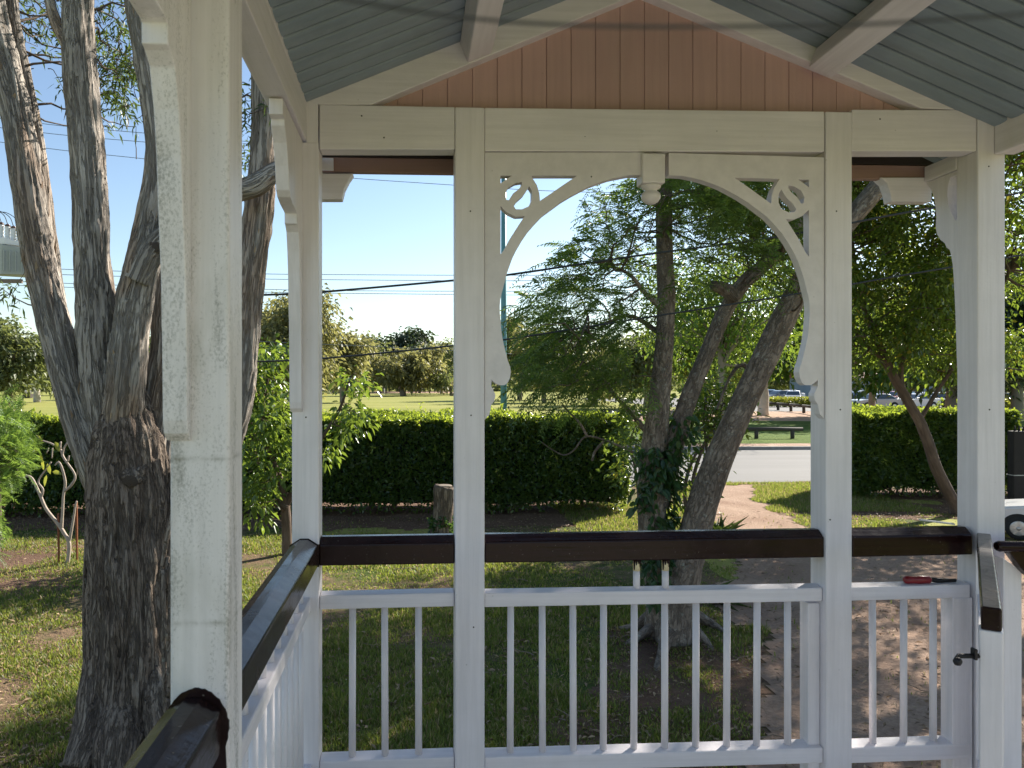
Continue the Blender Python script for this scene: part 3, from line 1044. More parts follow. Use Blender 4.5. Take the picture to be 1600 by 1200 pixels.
def limb_geo(pts, rad, ring=20, step=.05, disp=.1, k=2.2, f=3.0, seed=0, ridged=True, nsm=10):
    """swept, bark-displaced limb. pts world, rad metres -> V, quads, bark coords"""
    data = np.array([list(p) + [r_] for p, r_ in zip(pts, rad)], dtype=float)
    L = smooth_line(data, nsm)
    P_, r_ = L[:, :3], np.maximum(L[:, 3], .002)
    seg = np.linalg.norm(np.diff(P_, axis=0), axis=1)
    s = np.concatenate([[0], np.cumsum(seg)])
    m = max(3, int(s[-1] / step) + 1)
    ss = np.linspace(0, s[-1], m)
    C = np.stack([np.interp(ss, s, P_[:, i]) for i in range(3)], 1)
    rr = np.interp(ss, s, r_)
    T = unit(np.gradient(C, axis=0))
    N = np.zeros_like(T)
    n0 = np.array([1.0, .2, 0]) - T[0] * np.dot([1.0, .2, 0], T[0])
    N[0] = n0 / np.linalg.norm(n0)
    for i in range(1, m):
        a = N[i - 1] - T[i] * np.dot(N[i - 1], T[i])
        N[i] = a / np.linalg.norm(a)
    B = np.cross(T, N)
    th = np.linspace(0, 2 * np.pi, ring, endpoint=False)
    ct, st = np.cos(th), np.sin(th)
    S = np.repeat(ss, ring)
    rR = np.repeat(rr, ring)
    CT, ST = np.tile(ct, m), np.tile(st, m)
    q = np.stack([CT * k * np.sqrt(rR / .1), ST * k * np.sqrt(rR / .1), S * f], 1)
    n1 = vnoise(q, seed)
    n2 = vnoise(q * [2.3, 2.3, 1.7] + 5, seed + 3)
    n3 = vnoise(q * [5.1, 5.1, 4.0] + 9, seed + 5)
    if ridged:
        h = (1 - np.abs(n1) * 2) * .5 + n2 * .35 + n3 * .2
    else:
        h = n1 * .6 + n2 * .3 + n3 * .1
    low = vnoise(np.stack([CT * .9, ST * .9, S * 1.4], 1), seed + 8)
    Rn = rR * (1 + disp * h + .10 * low)
    V = np.repeat(C, ring, 0) + (np.repeat(N, ring, 0) * CT[:, None] + np.repeat(B, ring, 0) * ST[:, None]) * Rn[:, None]
    i = np.arange(m - 1)[:, None] * ring
    k_ = np.arange(ring)[None, :]
    k2 = (k_ + 1) % ring
    F = np.stack([i + k_, i + k2, i + ring + k2, i + ring + k_], -1).reshape(-1, 4)
    A = np.stack([CT * rR * 1.0, ST * rR * 1.0, S + seed * 1.37], 1)
    # end caps as a fan
    V = np.vstack([V, C[0], C[-1]])
    A = np.vstack([A, [0, 0, 0], [0, 0, ss[-1]]])
    t0 = np.stack([np.full(ring, m * ring), (np.arange(ring) + 1) % ring, np.arange(ring)], 1)
    t1 = np.stack([np.full(ring, m * ring + 1), (m - 1) * ring + np.arange(ring), (m - 1) * ring + (np.arange(ring) + 1) % ring], 1)
    return V, F, np.vstack([t0, t1]), A


class Wood:
    def __init__(self):
        self.V, self.Q, self.T, self.A, self.n = [], [], [], [], 0

    def limb(self, pts, rad, **kw):
        V, Q, T, A = limb_geo(pts, rad, **kw)
        self.V.append(V)
        self.Q.append(Q + self.n)
        self.T.append(T + self.n)
        self.A.append(A)
        self.n += len(V)
        return self

    def twigs(self, starts, ends, r0, r1, sag=.12, seg=5, ring=5):
        """many thin bowed twigs at once"""
        starts, ends = np.asarray(starts, float), np.asarray(ends, float)
        n = len(starts)
        if n == 0:
            return self
        r0 = np.broadcast_to(r0, (n,)).astype(float)
        r1 = np.broadcast_to(r1, (n,)).astype(float)
        d = ends - starts
        ln = np.linalg.norm(d, axis=1, keepdims=True)
        side = rng.normal(size=(n, 3)) * ln * sag
        t = np.linspace(0, 1, seg + 1)
        C = starts[:, None] + d[:, None] * t[None, :, None] + side[:, None] * (4 * t * (1 - t))[None, :, None]
        C += rng.normal(size=C.shape) * (ln * .025)[:, None] * (t * (1 - t) * 4)[None, :, None]
        rr = r0[:, None] + (r1 - r0)[:, None] * t[None]
        T = unit(np.gradient(C, axis=1))
        ref = np.where(np.abs(T[..., 2:3]) > .9, np.array([1.0, 0, 0]), np.array([0, 0, 1.0]))
        N = unit(np.cross(T, ref))
        B = np.cross(T, N)
        th = np.linspace(0, 2 * np.pi, ring, endpoint=False)
        V = C[:, :, None] + (N[:, :, None] * np.cos(th)[None, None, :, None] + B[:, :, None] * np.sin(th)[None, None, :, None]) * rr[:, :, None, None]
        V = V.reshape(-1, 3)
        base = (np.arange(n) * (seg + 1) * ring)[:, None, None]
        i = (np.arange(seg) * ring)[None, :, None]
        k_ = np.arange(ring)[None, None]
        k2 = (k_ + 1) % ring
        Q = np.stack([base + i + k_, base + i + k2, base + i + ring + k2, base + i + ring + k_], -1).reshape(-1, 4)
        A = np.stack([V[:, 0] * 0 + np.tile(np.cos(th) * .02, n * (seg + 1)), np.tile(np.sin(th) * .02, n * (seg + 1)), V[:, 2]], 1)
        self.V.append(V)
        self.Q.append(Q + self.n)
        self.A.append(A)
        self.n += len(V)
        return self

    def build(self, name, mat, parent, label=None):
        b = np.array(base_of(parent)) if parent is not None else np.zeros(3)
        F = [np.vstack(self.Q)]
        if self.T:
            F.append(np.vstack(self.T))
        me = np_mesh(name, np.vstack(self.V) - b, F, {"bark": np.vstack(self.A)})
        return link(name, me, M[mat], parent, smooth=True, label=label)


class Leaves:
    def __init__(self):
        self.V, self.F, self.n = [], [], 0

    def add(self, c, d, nrm, L, W, fold=.18, droop=.12, wide=.45):
        """rhombic folded leaves. c base points, d axis, nrm normals"""
        c, d = np.asarray(c, float), unit(np.asarray(d, float))
        n = len(c)
        if n == 0:
            return self
        nrm = unit(nrm - d * (nrm * d).sum(1, keepdims=True))
        s = np.cross(d, nrm)
        L = np.broadcast_to(L, (n,))[:, None]
        W = np.broadcast_to(W, (n,))[:, None]
        mid = c + d * L * wide
        l = mid + s * W * .5 + nrm * W * fold
        r_ = mid - s * W * .5 + nrm * W * fold
        tip = c + d * L - np.array([0, 0, 1.0]) * L * droop
        V = np.stack([c, l, tip, r_], 1).reshape(-1, 3)
        b = np.arange(n)[:, None] * 4 + self.n
        F = np.concatenate([b + [0, 2, 1], b + [0, 3, 2]], 1).reshape(-1, 3)
        self.V.append(V)
        self.F.append(F)
        self.n += 4 * n
        return self

    def add6(self, c, d, nrm, L, W, fold=.14, droop=.15):
        """rounder leaves with two bends"""
        c, d = np.asarray(c, float), unit(np.asarray(d, float))
        n = len(c)
        nrm = unit(nrm - d * (nrm * d).sum(1, keepdims=True))
        s = np.cross(d, nrm)
        L = np.broadcast_to(L, (n,))[:, None]
        W = np.broadcast_to(W, (n,))[:, None]
        dn = np.array([0, 0, 1.0])
        m1, m2 = c + d * L * .30, c + d * L * .70 - dn * L * droop * .4
        V = [c, m1 + s * W * .46 + nrm * W * fold, m2 + s * W * .42 + nrm * W * fold, c + d * L - dn * L * droop, m2 - s * W * .42 + nrm * W * fold, m1 - s * W * .46 + nrm * W * fold]
        V = np.stack(V, 1).reshape(-1, 3)
        b = np.arange(n)[:, None] * 6 + self.n
        F = np.concatenate([b + [0, 2, 1], b + [0, 3, 2], b + [0, 4, 3], b + [0, 5, 4]], 1).reshape(-1, 3)
        self.V.append(V)
        self.F.append(F)
        self.n += 6 * n
        return self

    def fronds(self, o, d, L, pairs=10, pl=.085, pw=.016, droop=.45):
        """feathery pinnate fronds"""
        o, d = np.asarray(o, float), unit(np.asarray(d, float))
        n = len(o)
        L = np.broadcast_to(L, (n,)).astype(float)
        up = np.tile([0, 0, 1.0], (n, 1)) + rng.normal(size=(n, 3)) * .35
        side = unit(np.cross(d, up))
        nrm = np.cross(side, d)
        t = (np.arange(pairs) + .8) / pairs
        dr = droop * L
        C = o[:, None] + d[:, None] * (L[:, None] * t)[..., None] - np.array([0, 0, 1.0]) * (dr[:, None] * t[None] ** 2)[..., None]
        ax = unit(d[:, None] - np.array([0, 0, 1.0]) * (2 * droop * t)[None, :, None])
        for sg in (1, -1):
            pd = ax * .55 + side[:, None] * sg + rng.normal(size=C.shape) * .12
            ln = pl * (1 - .55 * np.abs(2 * t - .85) ** 1.5)[None] * (L / .32)[:, None] * (1 + .15 * rng.normal(size=C.shape[:2]))
            self.add(C.reshape(-1, 3), pd.reshape(-1, 3), (np.repeat(nrm[:, None], pairs, 1) + rng.normal(size=C.shape) * .25).reshape(-1, 3), np.abs(ln).ravel(), pw * (L / .32).repeat(pairs), fold=.1, droop=.25)
        # rachis
        e = o + d * L[:, None] - np.array([0, 0, 1.0]) * dr[:, None]
        self.add(o, e - o, nrm, np.linalg.norm(e - o, axis=1), .006, fold=0, droop=0)
        return self

    def build(self, name, mat, parent, label=None, kind=None):
        b = np.array(base_of(parent)) if parent is not None else np.zeros(3)
        me = np_mesh(name, np.vstack(self.V) - b, [np.vstack(self.F)])
        o = link(name, me, M[mat], parent, label=label)
        if kind:
            o["kind"] = kind
        return o


def ell_points(n, c, r_, shell=.55):
    """points in an ellipsoid, more of them near its skin"""
    d = rand_dirs(n)
    u = shell + (1 - shell) * rng.random((n, 1)) ** .6
    return np.array(c) + d * u * np.array(r_)


def leaf_cloud(lv, centers, per, spread, L, W, droop=.2, six=False, updown=0.0, flat=1.0):
    """leaf clusters round each centre"""
    centers = np.asarray(centers)
    n = len(centers) * per
    c0 = np.repeat(centers, per, 0)
    off = rng.normal(size=(n, 3)) * np.array([1, 1, .75 * flat]) * spread
    pos = c0 + off
    d = unit(off + rng.normal(size=(n, 3)) * spread * .8) + np.array([0, 0, -updown])
    nrm = rng.normal(size=(n, 3)) * .55 + np.array([0, 0, 1.0])
    Ls = L * rng.uniform(.65, 1.25, n)
    f = lv.add6 if six else lv.add
    f(pos, d, nrm, Ls, W * Ls / L * rng.uniform(.8, 1.15, n), droop=droop)
    return lv


def nearest_on(limbs, pts):
    """closest sampled limb point for each pt; limbs: list of (points, radii)"""
    S = np.vstack([smooth_line([tuple(p) for p in l], 6) for l in limbs])
    D = ((pts[:, None] - S[None]) ** 2).sum(-1)
    # prefer joining a little below the target
    D = D + 1.2 * np.maximum(0, S[None, :, 2] - pts[:, None, 2]) ** 2
    return S[D.argmin(1)]


def far_tree(name, base, height, crown, label, leaf="lf_gum", bark="far_bark", n=26, per=60, L=.55, W=.34, r=.25, group=None, spread=None, trunk=True, cat="tree", fork=3):
    """tree with tapered trunk, limbs and a clumped open crown; crown = list of (dx, dy, z, rx, ry, rz)"""
    b = Vector(base)
    t = thing(name, b, label, cat, group)
    w = Wood()
    top = np.array([b.x + rng.normal() * .03 * height, b.y, b.z + height * .5])
    w.limb([b - Vector((0, 0, .1)), b + Vector((rng.normal() * .01 * height, 0, height * .22)), Vector(top)], [r * 1.3, r, r * .7], ring=10, step=.5, disp=.1, seed=int(rng.integers(1000)))
    lv = Leaves()
    for dx, dy, z, rx, ry, rz in crown:
        c = np.array([b.x + dx, b.y + dy, b.z + z])
        m = max(4, int(n * rx * rz / 4.0))
        pts = ell_points(m, c, (rx, ry, rz), .45)
        k = max(2, m // 5)
        st = np.tile(np.array([b.x, b.y, b.z + height * .35]), (k, 1)) + rng.uniform(0, 1, (k, 1)) * (top - np.array([b.x, b.y, b.z + height * .35]))
        w.twigs(st, pts[:k], r * .45, r * .08, sag=.10, seg=5, ring=5)
        sp = spread or .22 * min(rx, rz) + .25
        leaf_cloud(lv, pts, per, sp, L, W, droop=.3, updown=.3)
    w.build("trunk", bark, t)
    lv.build("crown", leaf, t)
    return t
# ------------------------------------------------------------------ the big paperbark by the porch
Y1 = 4.8


def PL(seq, Y, dy=0.0):
    """[(u, v, r[, Y])] -> points and radii"""
    pts, rad = [], []
    for k, q in enumerate(seq):
        y = q[3] if len(q) > 3 else Y + dy * k
        pts.append(P(q[0], q[1], y))
        rad.append(q[2])
    return pts, rad


g = G(205, 1178)
tree = thing("paperbark_tree", (g.x, g.y, 0), "large multi trunked paperbark tree with peeling grey bark beside the porch", "tree")
w = Wood()
main = PL([(208, 1215, .32), (210, 1165, .285), (210, 1080, .27), (209, 980, .25), (206, 880, .248), (203, 800, .235), (200, 720, .215), (198, 650, .165), (198, 600, .09)], Y1)
w.limb(*main, ring=180, step=.013, disp=.17, k=3.4, f=2.6, seed=1)
# root buttresses
for (u, v, r_), (u2, v2, r2), (u3, v3, r3) in (((150, 1030, .10), (146, 1130, .11), (122, 1200, .09)), ((245, 1040, .11), (265, 1130, .13), (292, 1200, .10)), ((200, 1060, .12), (190, 1150, .16), (180, 1240, .13))):
    w.limb(*PL([(u, v, r_ * .6, Y1 - .12), (u2, v2, r2, Y1 - .22), (u3, v3, r3, Y1 - .34)], Y1), ring=30, step=.025, disp=.2, seed=u)
w.build("trunk", "old_bark", tree, label="dark furrowed lower trunk")
w = Wood()
A = PL([(185, 820, .12, Y1 + .1), (146, 720, .13), (115, 620, .125), (88, 520, .122), (60, 400, .118), (46, 300, .115), (36, 230, .115), (14, 120, .105), (-8, 30, .10), (-40, -120, .09), (-70, -300, .07), (-110, -480, .04)], Y1 - .05, .02)
A2 = PL([(120, 640, .06), (97, 540, .062), (82, 420, .062), (66, 280, .058), (50, 180, .055), (32, 90, .05), (18, 0, .046), (4, -140, .04), (-20, -320, .02)], Y1 + .12, .02)
Bm = PL([(190, 780, .14), (170, 680, .15), (155, 570, .142), (148, 450, .125), (140, 320, .118), (134, 220, .118), (124, 120, .115), (121, 40, .108), (120, -20, .10), (116, -160, .09), (130, -330, .07), (150, -520, .04)], Y1)
Bb = PL([(112, 75, .05), (97, 52, .036), (86, 30, .032), (78, 0, .028), (70, -60, .02)], Y1 - .02)
Cm = PL([(190, 800, .10, Y1 + .12), (189, 690, .13, Y1 - .02), (196, 600, .125), (207, 500, .115), (224, 410, .11), (238, 330, .095), (246, 260, .082), (242, 190, .078), (230, 110, .074), (216, 30, .07), (203, -60, .06), (180, -250, .05), (165, -450, .03)], Y1 - .12)
Cb = PL([(215, 440, .07), (236, 395, .065), (256, 370, .06), (285, 350, .055)], Y1 - .18)
Em = PL([(232, 760, .16), (248, 660, .15), (262, 560, .13), (268, 460, .11), (285, 350, .10), (300, 200, .09), (310, 0, .08), (300, -300, .05)], Y1 + .15)
Dm = PL([(250, 880, .13), (300, 790, .13), (345, 700, .12), (372, 620, .112), (382, 530, .108), (392, 430, .105), (404, 330, .105), (411, 250, .10), (414, 180, .095), (411, 90, .09), (400, -40, .08), (380, -260, .06), (370, -450, .03)], Y1 + .1, .02)
Db = PL([(360, 300, .06), (392, 292, .066), (410, 283, .064), (428, 270, .056), (450, 262, .05), (480, 268, .04), (520, 262, .035)], Y1 - .05)
def thin(l, f):
    return l[0], [r_ * f for r_ in l[1]]


A, A2, Bm, Cm, Em, Dm = thin(A, .74), thin(A2, .78), thin(Bm, .82), thin(Cm, .86), thin(Em, .9), thin(Dm, .84)
for k, (L_, ring) in enumerate(((A, 96), (A2, 60), (Bm, 100), (Bb, 30), (Cm, 90), (Cb, 44), (Em, 80), (Dm, 90), (Db, 50))):
    o = w.limb(*L_, ring=ring, step=.013, disp=.19, k=3.0, f=3.4, seed=20 + k * 3)
w.build("limb", "paperbark", tree, label="pale peeling upper trunks")
# torn bark flaps and knots
lv = Leaves()
S = np.vstack([smooth_line([tuple(p) for p in l[0]], 8) for l in (A, A2, Bm, Cm, Dm, Em)])
rS = np.concatenate([smooth_line([(r_, 0, 0) for r_ in l[1]], 8)[:, 0] for l in (A, A2, Bm, Cm, Dm, Em)])
idx = rng.integers(0, len(S), 420)
dd = rand_dirs(420) * [1, 1, .1]
dd = unit(dd)
lv.add(S[idx] + dd * rS[idx][:, None] * .97, np.tile([0, 0, 1.0], (420, 1)) * rng.choice([-1, 1], (420, 1)) + dd * .10 + rng.normal(size=(420, 3)) * .06, dd, rng.uniform(.04, .12, 420), rng.uniform(.012, .03, 420), fold=-.25, droop=0)
lv.build("bark_flap", "litter", tree, kind="stuff")
for (u, v, y, r_) in ((187, 487, Y1 - .15, .045), (205, 748, Y1 - .22, .06), (243, 385, Y1 - .22, .05)):
    p = P(u, v, y)
    w = Wood()
    w.limb([p + Vector((0, .14, .02)), p + Vector((0, .03, 0)), p + Vector((.005, -.02, -.01))], [r_ * 1.5, r_ * 1.1, r_ * .55], ring=24, step=.008, disp=.35, seed=u)
    w.build("knot", "old_bark", tree)
# hanging aerial roots / vine stems beside the trunk
for u0, v0, u1, v1, y in ((137, 800, 134, 1110, Y1 - .1), (142, 850, 139, 1090, Y1 - .12), (262, 870, 258, 1130, Y1 - .30), (267, 880, 263, 1090, Y1 - .31), (255, 890, 262, 1000, Y1 - .33), (270, 800, 250, 905, Y1 - .30)):
    a, b = P(u0, v0, y), P(u1, v1, y)
    m_ = (a + b) / 2 + Vector((.012 * math.sin(u0), -.01, 0))
    w = Wood()
    w.limb([a, m_, b], [.011, .012, .009], ring=10, step=.04, disp=.15, seed=u0)
    w.build("vine_stem", "smooth_bark", tree)
# foliage: sprays seen between the trunks and the canopy above the frame
lv = Leaves()
w = Wood()


def spray(u, v, Y, n, sp, per=16):
    c = np.array(P(u, v, Y))
    pts = c + rng.normal(size=(n, 3)) * np.array([sp, sp * 1.4, sp])
    return pts


limbs1 = [l[0] for l in (A, A2, Bm, Cm, Dm, Em)]
T_ = []
for u, v, n, sp in ((66, 8, 9, .10), (70, 48, 8, .08), (165, 12, 9, .12), (185, 60, 14, .13), (170, 85, 14, .12), (195, 95, 10, .10), (178, 118, 14, .12), (160, 130, 8, .09), (205, 150, 9, .09), (185, 168, 9, .09), (215, 60, 10, .12), (4, 12, 14, .11), (18, 5, 10, .12), (2, 150, 5, .07), (384, 185, 10, .09), (384, 232, 10, .09), (386, 265, 6, .08), (382, 160, 8, .08), (5, 455, 5, .05)):
    T_.append(spray(u, v, Y1 + rng.uniform(.3, .8), int(n * 1.2), sp))
T_ = np.vstack(T_)
ro = nearest_on(limbs1, T_)
w.twigs(ro[::6], T_[::6], .009, .002, sag=.14, seg=7)
w.twigs(T_[rng.integers(0, len(T_), 150)], T_[rng.integers(0, len(T_), 150)] * 0 + T_[rng.integers(0, len(T_), 150)], .001, .001, sag=.1) if False else None
loc = T_[:, None] + rng.normal(size=(len(T_), 1, 3)) * .05
st_ = T_ + rng.normal(size=T_.shape) * .07
w.twigs(st_, T_, .0035, .0015, sag=.2)
leaf_cloud(lv, T_, 11, .042, .062, .013, droop=.25, updown=.45)
lv.build("leaf_spray", "lf_paper", tree)
lv = Leaves()
cn = []
for dx, dy, z, rx, ry, rz, n in ((-1.2, .2, 6.6, 1.5, 1.5, 1.1, 46), (.4, .4, 7.2, 1.5, 1.6, 1.2, 46), (-.2, -.2, 8.2, 1.6, 1.6, 1.0, 40), (1.3, .6, 6.4, 1.0, 1.1, .8, 24), (-2.2, .6, 7.4, 1.2, 1.2, .9, 26)):
    cn.append(ell_points(n, (g.x + dx, g.y + dy, z), (rx, ry, rz), .4))
cn = np.vstack(cn)
w.twigs(nearest_on(limbs1, cn)[::2], cn[::2], .02, .005, sag=.12)
leaf_cloud(lv, cn, 120, .22, .075, .016, droop=.25, updown=.3)
w.build("branch", "twig", tree)
lv.build("crown", "lf_paper", tree)

# ------------------------------------------------------------------ main tree behind the rail
Y2 = 6.9
g = G(1040, 1000)
tree = thing("shade_tree", (g.x, g.y, 0), "three stemmed shade tree with feathery leaves growing behind the front railing", "tree")
A = PL([(1046, 1030, .24), (1043, 985, .21), (1036, 930, .165), (1024, 860, .145), (1018, 790, .135), (1020, 720, .125), (1028, 650, .112), (1036, 560, .093), (1041, 470, .088), (1039, 400, .084), (1037, 330, .080), (1038, 260, .076), (1040, 170, .07), (1036, 40, .06), (1030, -150, .045), (1040, -330, .02)], Y2)
B = PL([(1030, 790, .10), (1046, 725, .105), (1062, 665, .10), (1085, 600, .094), (1108, 545, .088), (1134, 485, .084), (1160, 445, .08), (1190, 418, .077), (1217, 390, .074), (1255, 345, .068), (1305, 285, .062), (1370, 195, .055), (1440, 90, .045), (1500, -40, .03)], Y2, .02)
C = PL([(1052, 1010, .20), (1062, 940, .19), (1075, 875, .175), (1093, 805, .162), (1116, 735, .155), (1143, 670, .148), (1174, 605, .14), (1205, 540, .133), (1236, 475, .125), (1270, 415, .12), (1310, 362, .115), (1350, 318, .11), (1392, 265, .10), (1450, 170, .085), (1520, 40, .065), (1590, -120, .04)], Y2 - .15)
Bs = PL([(1150, 468, .06), (1138, 455, .062), (1124, 449, .055), (1112, 447, .045)], Y2 - .03)
Ab = PL([(1040, 300, .05), (1060, 268, .03), (1090, 225, .022), (1120, 175, .018), (1160, 110, .01)], Y2)
Ac = PL([(1032, 480, .03), (1005, 455, .02), (985, 430, .016), (955, 415, .01)], Y2 - .1)
Ad = PL([(1030, 520, .025), (990, 495, .018), (960, 500, .012), (900, 520, .008)], Y2 + .1)
Ae = PL([(1022, 690, .03), (990, 650, .022), (955, 610, .018), (940, 585, .012)], Y2 + .3)
Cc = PL([(1180, 590, .03), (1160, 570, .02), (1140, 590, .014), (1120, 640, .01)], Y2 + .1)
A, B, C = thin(A, .92), thin(B, .82), thin(C, .80)
w = Wood()
w.limb(*A, ring=80, step=.015, disp=.11, k=2.4, f=3, seed=2, ridged=False)
w.limb(*B, ring=64, step=.015, disp=.11, k=2.4, f=3, seed=5, ridged=False)
w.limb(*C, ring=84, step=.015, disp=.10, k=2.4, f=3, seed=9, ridged=False)
for k, l in enumerate((Bs, Ab, Ac, Ad, Ae, Cc)):
    w.limb(*l, ring=16, step=.03, disp=.1, seed=40 + k)
# surface roots
for k, (pts) in enumerate((((1040, 990), (990, 1005), (960, 1010)), ((1050, 1000), (1030, 1040), (1020, 1065)), ((1070, 995), (1105, 1010), (1125, 1030)), ((1075, 975), (1120, 985), (1170, 1010)), ((1025, 980), (985, 985), (930, 975)))):
    q = [G(u, v) for u, v in pts]
    w.limb([q[0] + Vector((0, 0, .13)), q[1] + Vector((0, 0, .03)), q[2] + Vector((0, 0, -.06))], [.07, .032, .015], ring=16, step=.03, disp=.2, seed=60 + k)
w.build("trunk", "smooth_bark", tree)
w = Wood()
for k, pts in enumerate((((1015, 720), (975, 700), (945, 688), (915, 682), (898, 702), (882, 711), (862, 702), (845, 690)), ((918, 683), (905, 660), (890, 645), (878, 632)), ((945, 688), (930, 705), (925, 720)))):
    q, r_ = PL([(u, v, .013 - .0013 * i) for i, (u, v) in enumerate(pts)], Y2 + .9)
    w.limb(q, r_, ring=10, step=.03, disp=.15, seed=160 + k)
w.build("low_branch", "smooth_bark", tree)
limbs2 = [A[0], B[0], C[0], Ab[0], Ac[0], Ad[0], Ae[0]]
# feathery sprays, in view: a fan left of the stem and thinner ones above right
lv = Leaves()
w = Wood()
tg = []
poly = [((1000, 300), 26), ((960, 330), 16), ((985, 350), 26), ((950, 380), 26), ((920, 410), 30), ((990, 405), 26), ((890, 440), 34), ((940, 450), 38), ((870, 470), 26), ((990, 470), 26), ((850, 500), 30), ((900, 500), 46), ((960, 510), 40), ((850, 545), 34), ((900, 550), 46), ((950, 560), 40), ((840, 585), 30), ((885, 595), 42), ((935, 605), 36), ((985, 590), 24), ((905, 630), 20), ((960, 640), 20),
        ((1075, 300), 14), ((1100, 320), 16), ((1130, 290), 14), ((1150, 330), 18), ((1180, 310), 14), ((1110, 355), 14), ((1190, 360), 16), ((1080, 260), 14), ((1150, 250), 12), ((1220, 330), 10), ((1160, 300), 12), ((1200, 280), 10), ((1120, 330), 12), ((1070, 350), 10), ((1140, 390), 12), ((1190, 420), 12), ((1090, 410), 10), ((1230, 380), 10), ((1000, 270), 12), ((1040, 300), 16), ((1045, 345), 8), ((1035, 240), 10), ((1260, 300), 8), ((1090, 290), 8)]
for (u, v), n in poly:
    for k in range(int(n * (1.1 if u >= 1030 else .46 if v < 575 else .27))):
        tg.append(np.array(P(u + rng.normal() * 17, v + rng.normal() * 13, Y2 + rng.normal() * .55)))
tg = np.array(tg)
ro = nearest_on(limbs2, tg)
w.twigs(ro[::5], tg[::5], .011, .003, sag=.10, seg=7)
out = unit(tg - np.array(P(1040, 520, Y2))) * np.array([1, 1, .55])
k = 4
o_ = np.repeat(tg, k, 0) + rng.normal(size=(len(tg) * k, 3)) * .07
d_ = np.repeat(out, k, 0) + rng.normal(size=(len(tg) * k, 3)) * .5
lv.fronds(o_, d_, rng.uniform(.20, .36, len(o_)), pairs=11, pl=.07, pw=.013, droop=.42)
lv.build("leaf_spray", "lf_feather", tree)
# canopy above the frame
lv = Leaves()
cn = []
for x, y, z, rx, ry, rz, n in ((3.6, 7.2, 6.4, 1.8, 1.8, 1.0, 60), (5.6, 7.6, 6.8, 1.9, 1.9, 1.1, 64), (2.0, 6.6, 7.0, 1.5, 1.5, 1.0, 40), (4.6, 6.0, 7.4, 1.8, 1.6, .9, 46), (7.3, 8.0, 6.2, 1.4, 1.6, 1.1, 40), (5.0, 5.0, 5.9, 1.1, 1.1, .7, 26)):
    cn.append(ell_points(n, (x, y, z), (rx, ry, rz), .35))
cn = np.vstack(cn)
w.twigs(nearest_on(limbs2, cn)[::2], cn[::2], .022, .005, sag=.1)
o_ = np.repeat(cn, 9, 0) + rng.normal(size=(len(cn) * 9, 3)) * .18
lv.fronds(o_, rng.normal(size=o_.shape) * [1, 1, .4], rng.uniform(.3, .48, len(o_)), pairs=8, pl=.10, pw=.03, droop=.35)
lv.build("crown", "lf_feather", tree)
w.build("branch", "twig", tree)
# ivy climbing the lower stems
lv = Leaves()
pts, out_ = [], []
SA = smooth_line([tuple(p) + (r_,) for p, r_ in zip(*A)], 12)
SB = smooth_line([tuple(p) + (r_,) for p, r_ in zip(*B)], 12)
for S_, v0, v1, n in ((SA, 935, 700, 1100), (SB, 770, 650, 260)):
    zz = EYE + (600 - np.array([v0, v1])) / 1200 * Y2
    S_ = S_[(S_[:, 2] > zz[0]) & (S_[:, 2] < zz[1])]
    i = rng.integers(0, len(S_), n)
    a = rng.uniform(-2.9, .5, n)
    dd = np.stack([np.cos(a), np.sin(a), rng.normal(size=n) * .2], 1)
    jit = rng.uniform(-.03, .03, (n, 3))
    pts.append(S_[i, :3] + dd * (S_[i, 3:] + rng.uniform(0, .085, (n, 1))) + jit)
    out_.append(dd)
pts, out_ = np.vstack(pts), np.vstack(out_)
keep = fbm(pts * 4.0, 5) > -.35
pts, out_ = pts[keep], out_[keep]
lv.add6(pts, out_ * .4 + rng.normal(size=pts.shape) * .45 + [0, 0, -.6], out_ + rng.normal(size=pts.shape) * .35, rng.uniform(.05, .11, len(pts)), rng.uniform(.025, .05, len(pts)))
iv = tag(lv.build("ivy", "lf_ivy", None), "dark green ivy climbing the lower stem of the shade tree", "ivy")

# thin understorey shrub behind the shade tree: dark stems with leaves
g = G(1085, 850)
sh = thing("shrub", (g.x, g.y, 0), "thin dark stemmed shrub seen between the stems of the shade tree", "shrub")
w = Wood()
ss = []
for pts in (((1085, 850), (1082, 760), (1098, 700), (1118, 660), (1130, 630)), ((1080, 850), (1070, 770), (1082, 720), (1105, 690), (1140, 670)), ((1090, 850), (1100, 780), (1105, 720), (1100, 650), (1108, 610)), ((1000, 850), (1000, 790), (992, 730), (985, 690), (1000, 650))):
    q, r_ = PL([(u, v, .035 - .007 * k) for k, (u, v) in enumerate(pts)], g.y)
    w.limb(q, r_, ring=10, step=.04, disp=.12, seed=pts[0][0])
    ss.append(q)
tg = np.vstack([np.array(P(u, v, g.y)) + rng.normal(size=(n, 3)) * [.16, .25, .14] for u, v, n in ((1110, 630, 40), (1120, 665, 30), (1100, 610, 30), (1065, 640, 24), (1068, 730, 14), (1062, 760, 14), (990, 690, 26), (1000, 640, 26), (985, 740, 12), (1060, 790, 10), (1090, 700, 10), (1150, 625, 14))])
w.twigs(nearest_on(ss, tg)[::3], tg[::3], .007, .002)
w.build("stem", "twig", sh)
lv = leaf_cloud(Leaves(), tg, 10, .085, .085, .045, droop=.25, six=True)
lv.build("foliage", "lf_broad", sh)

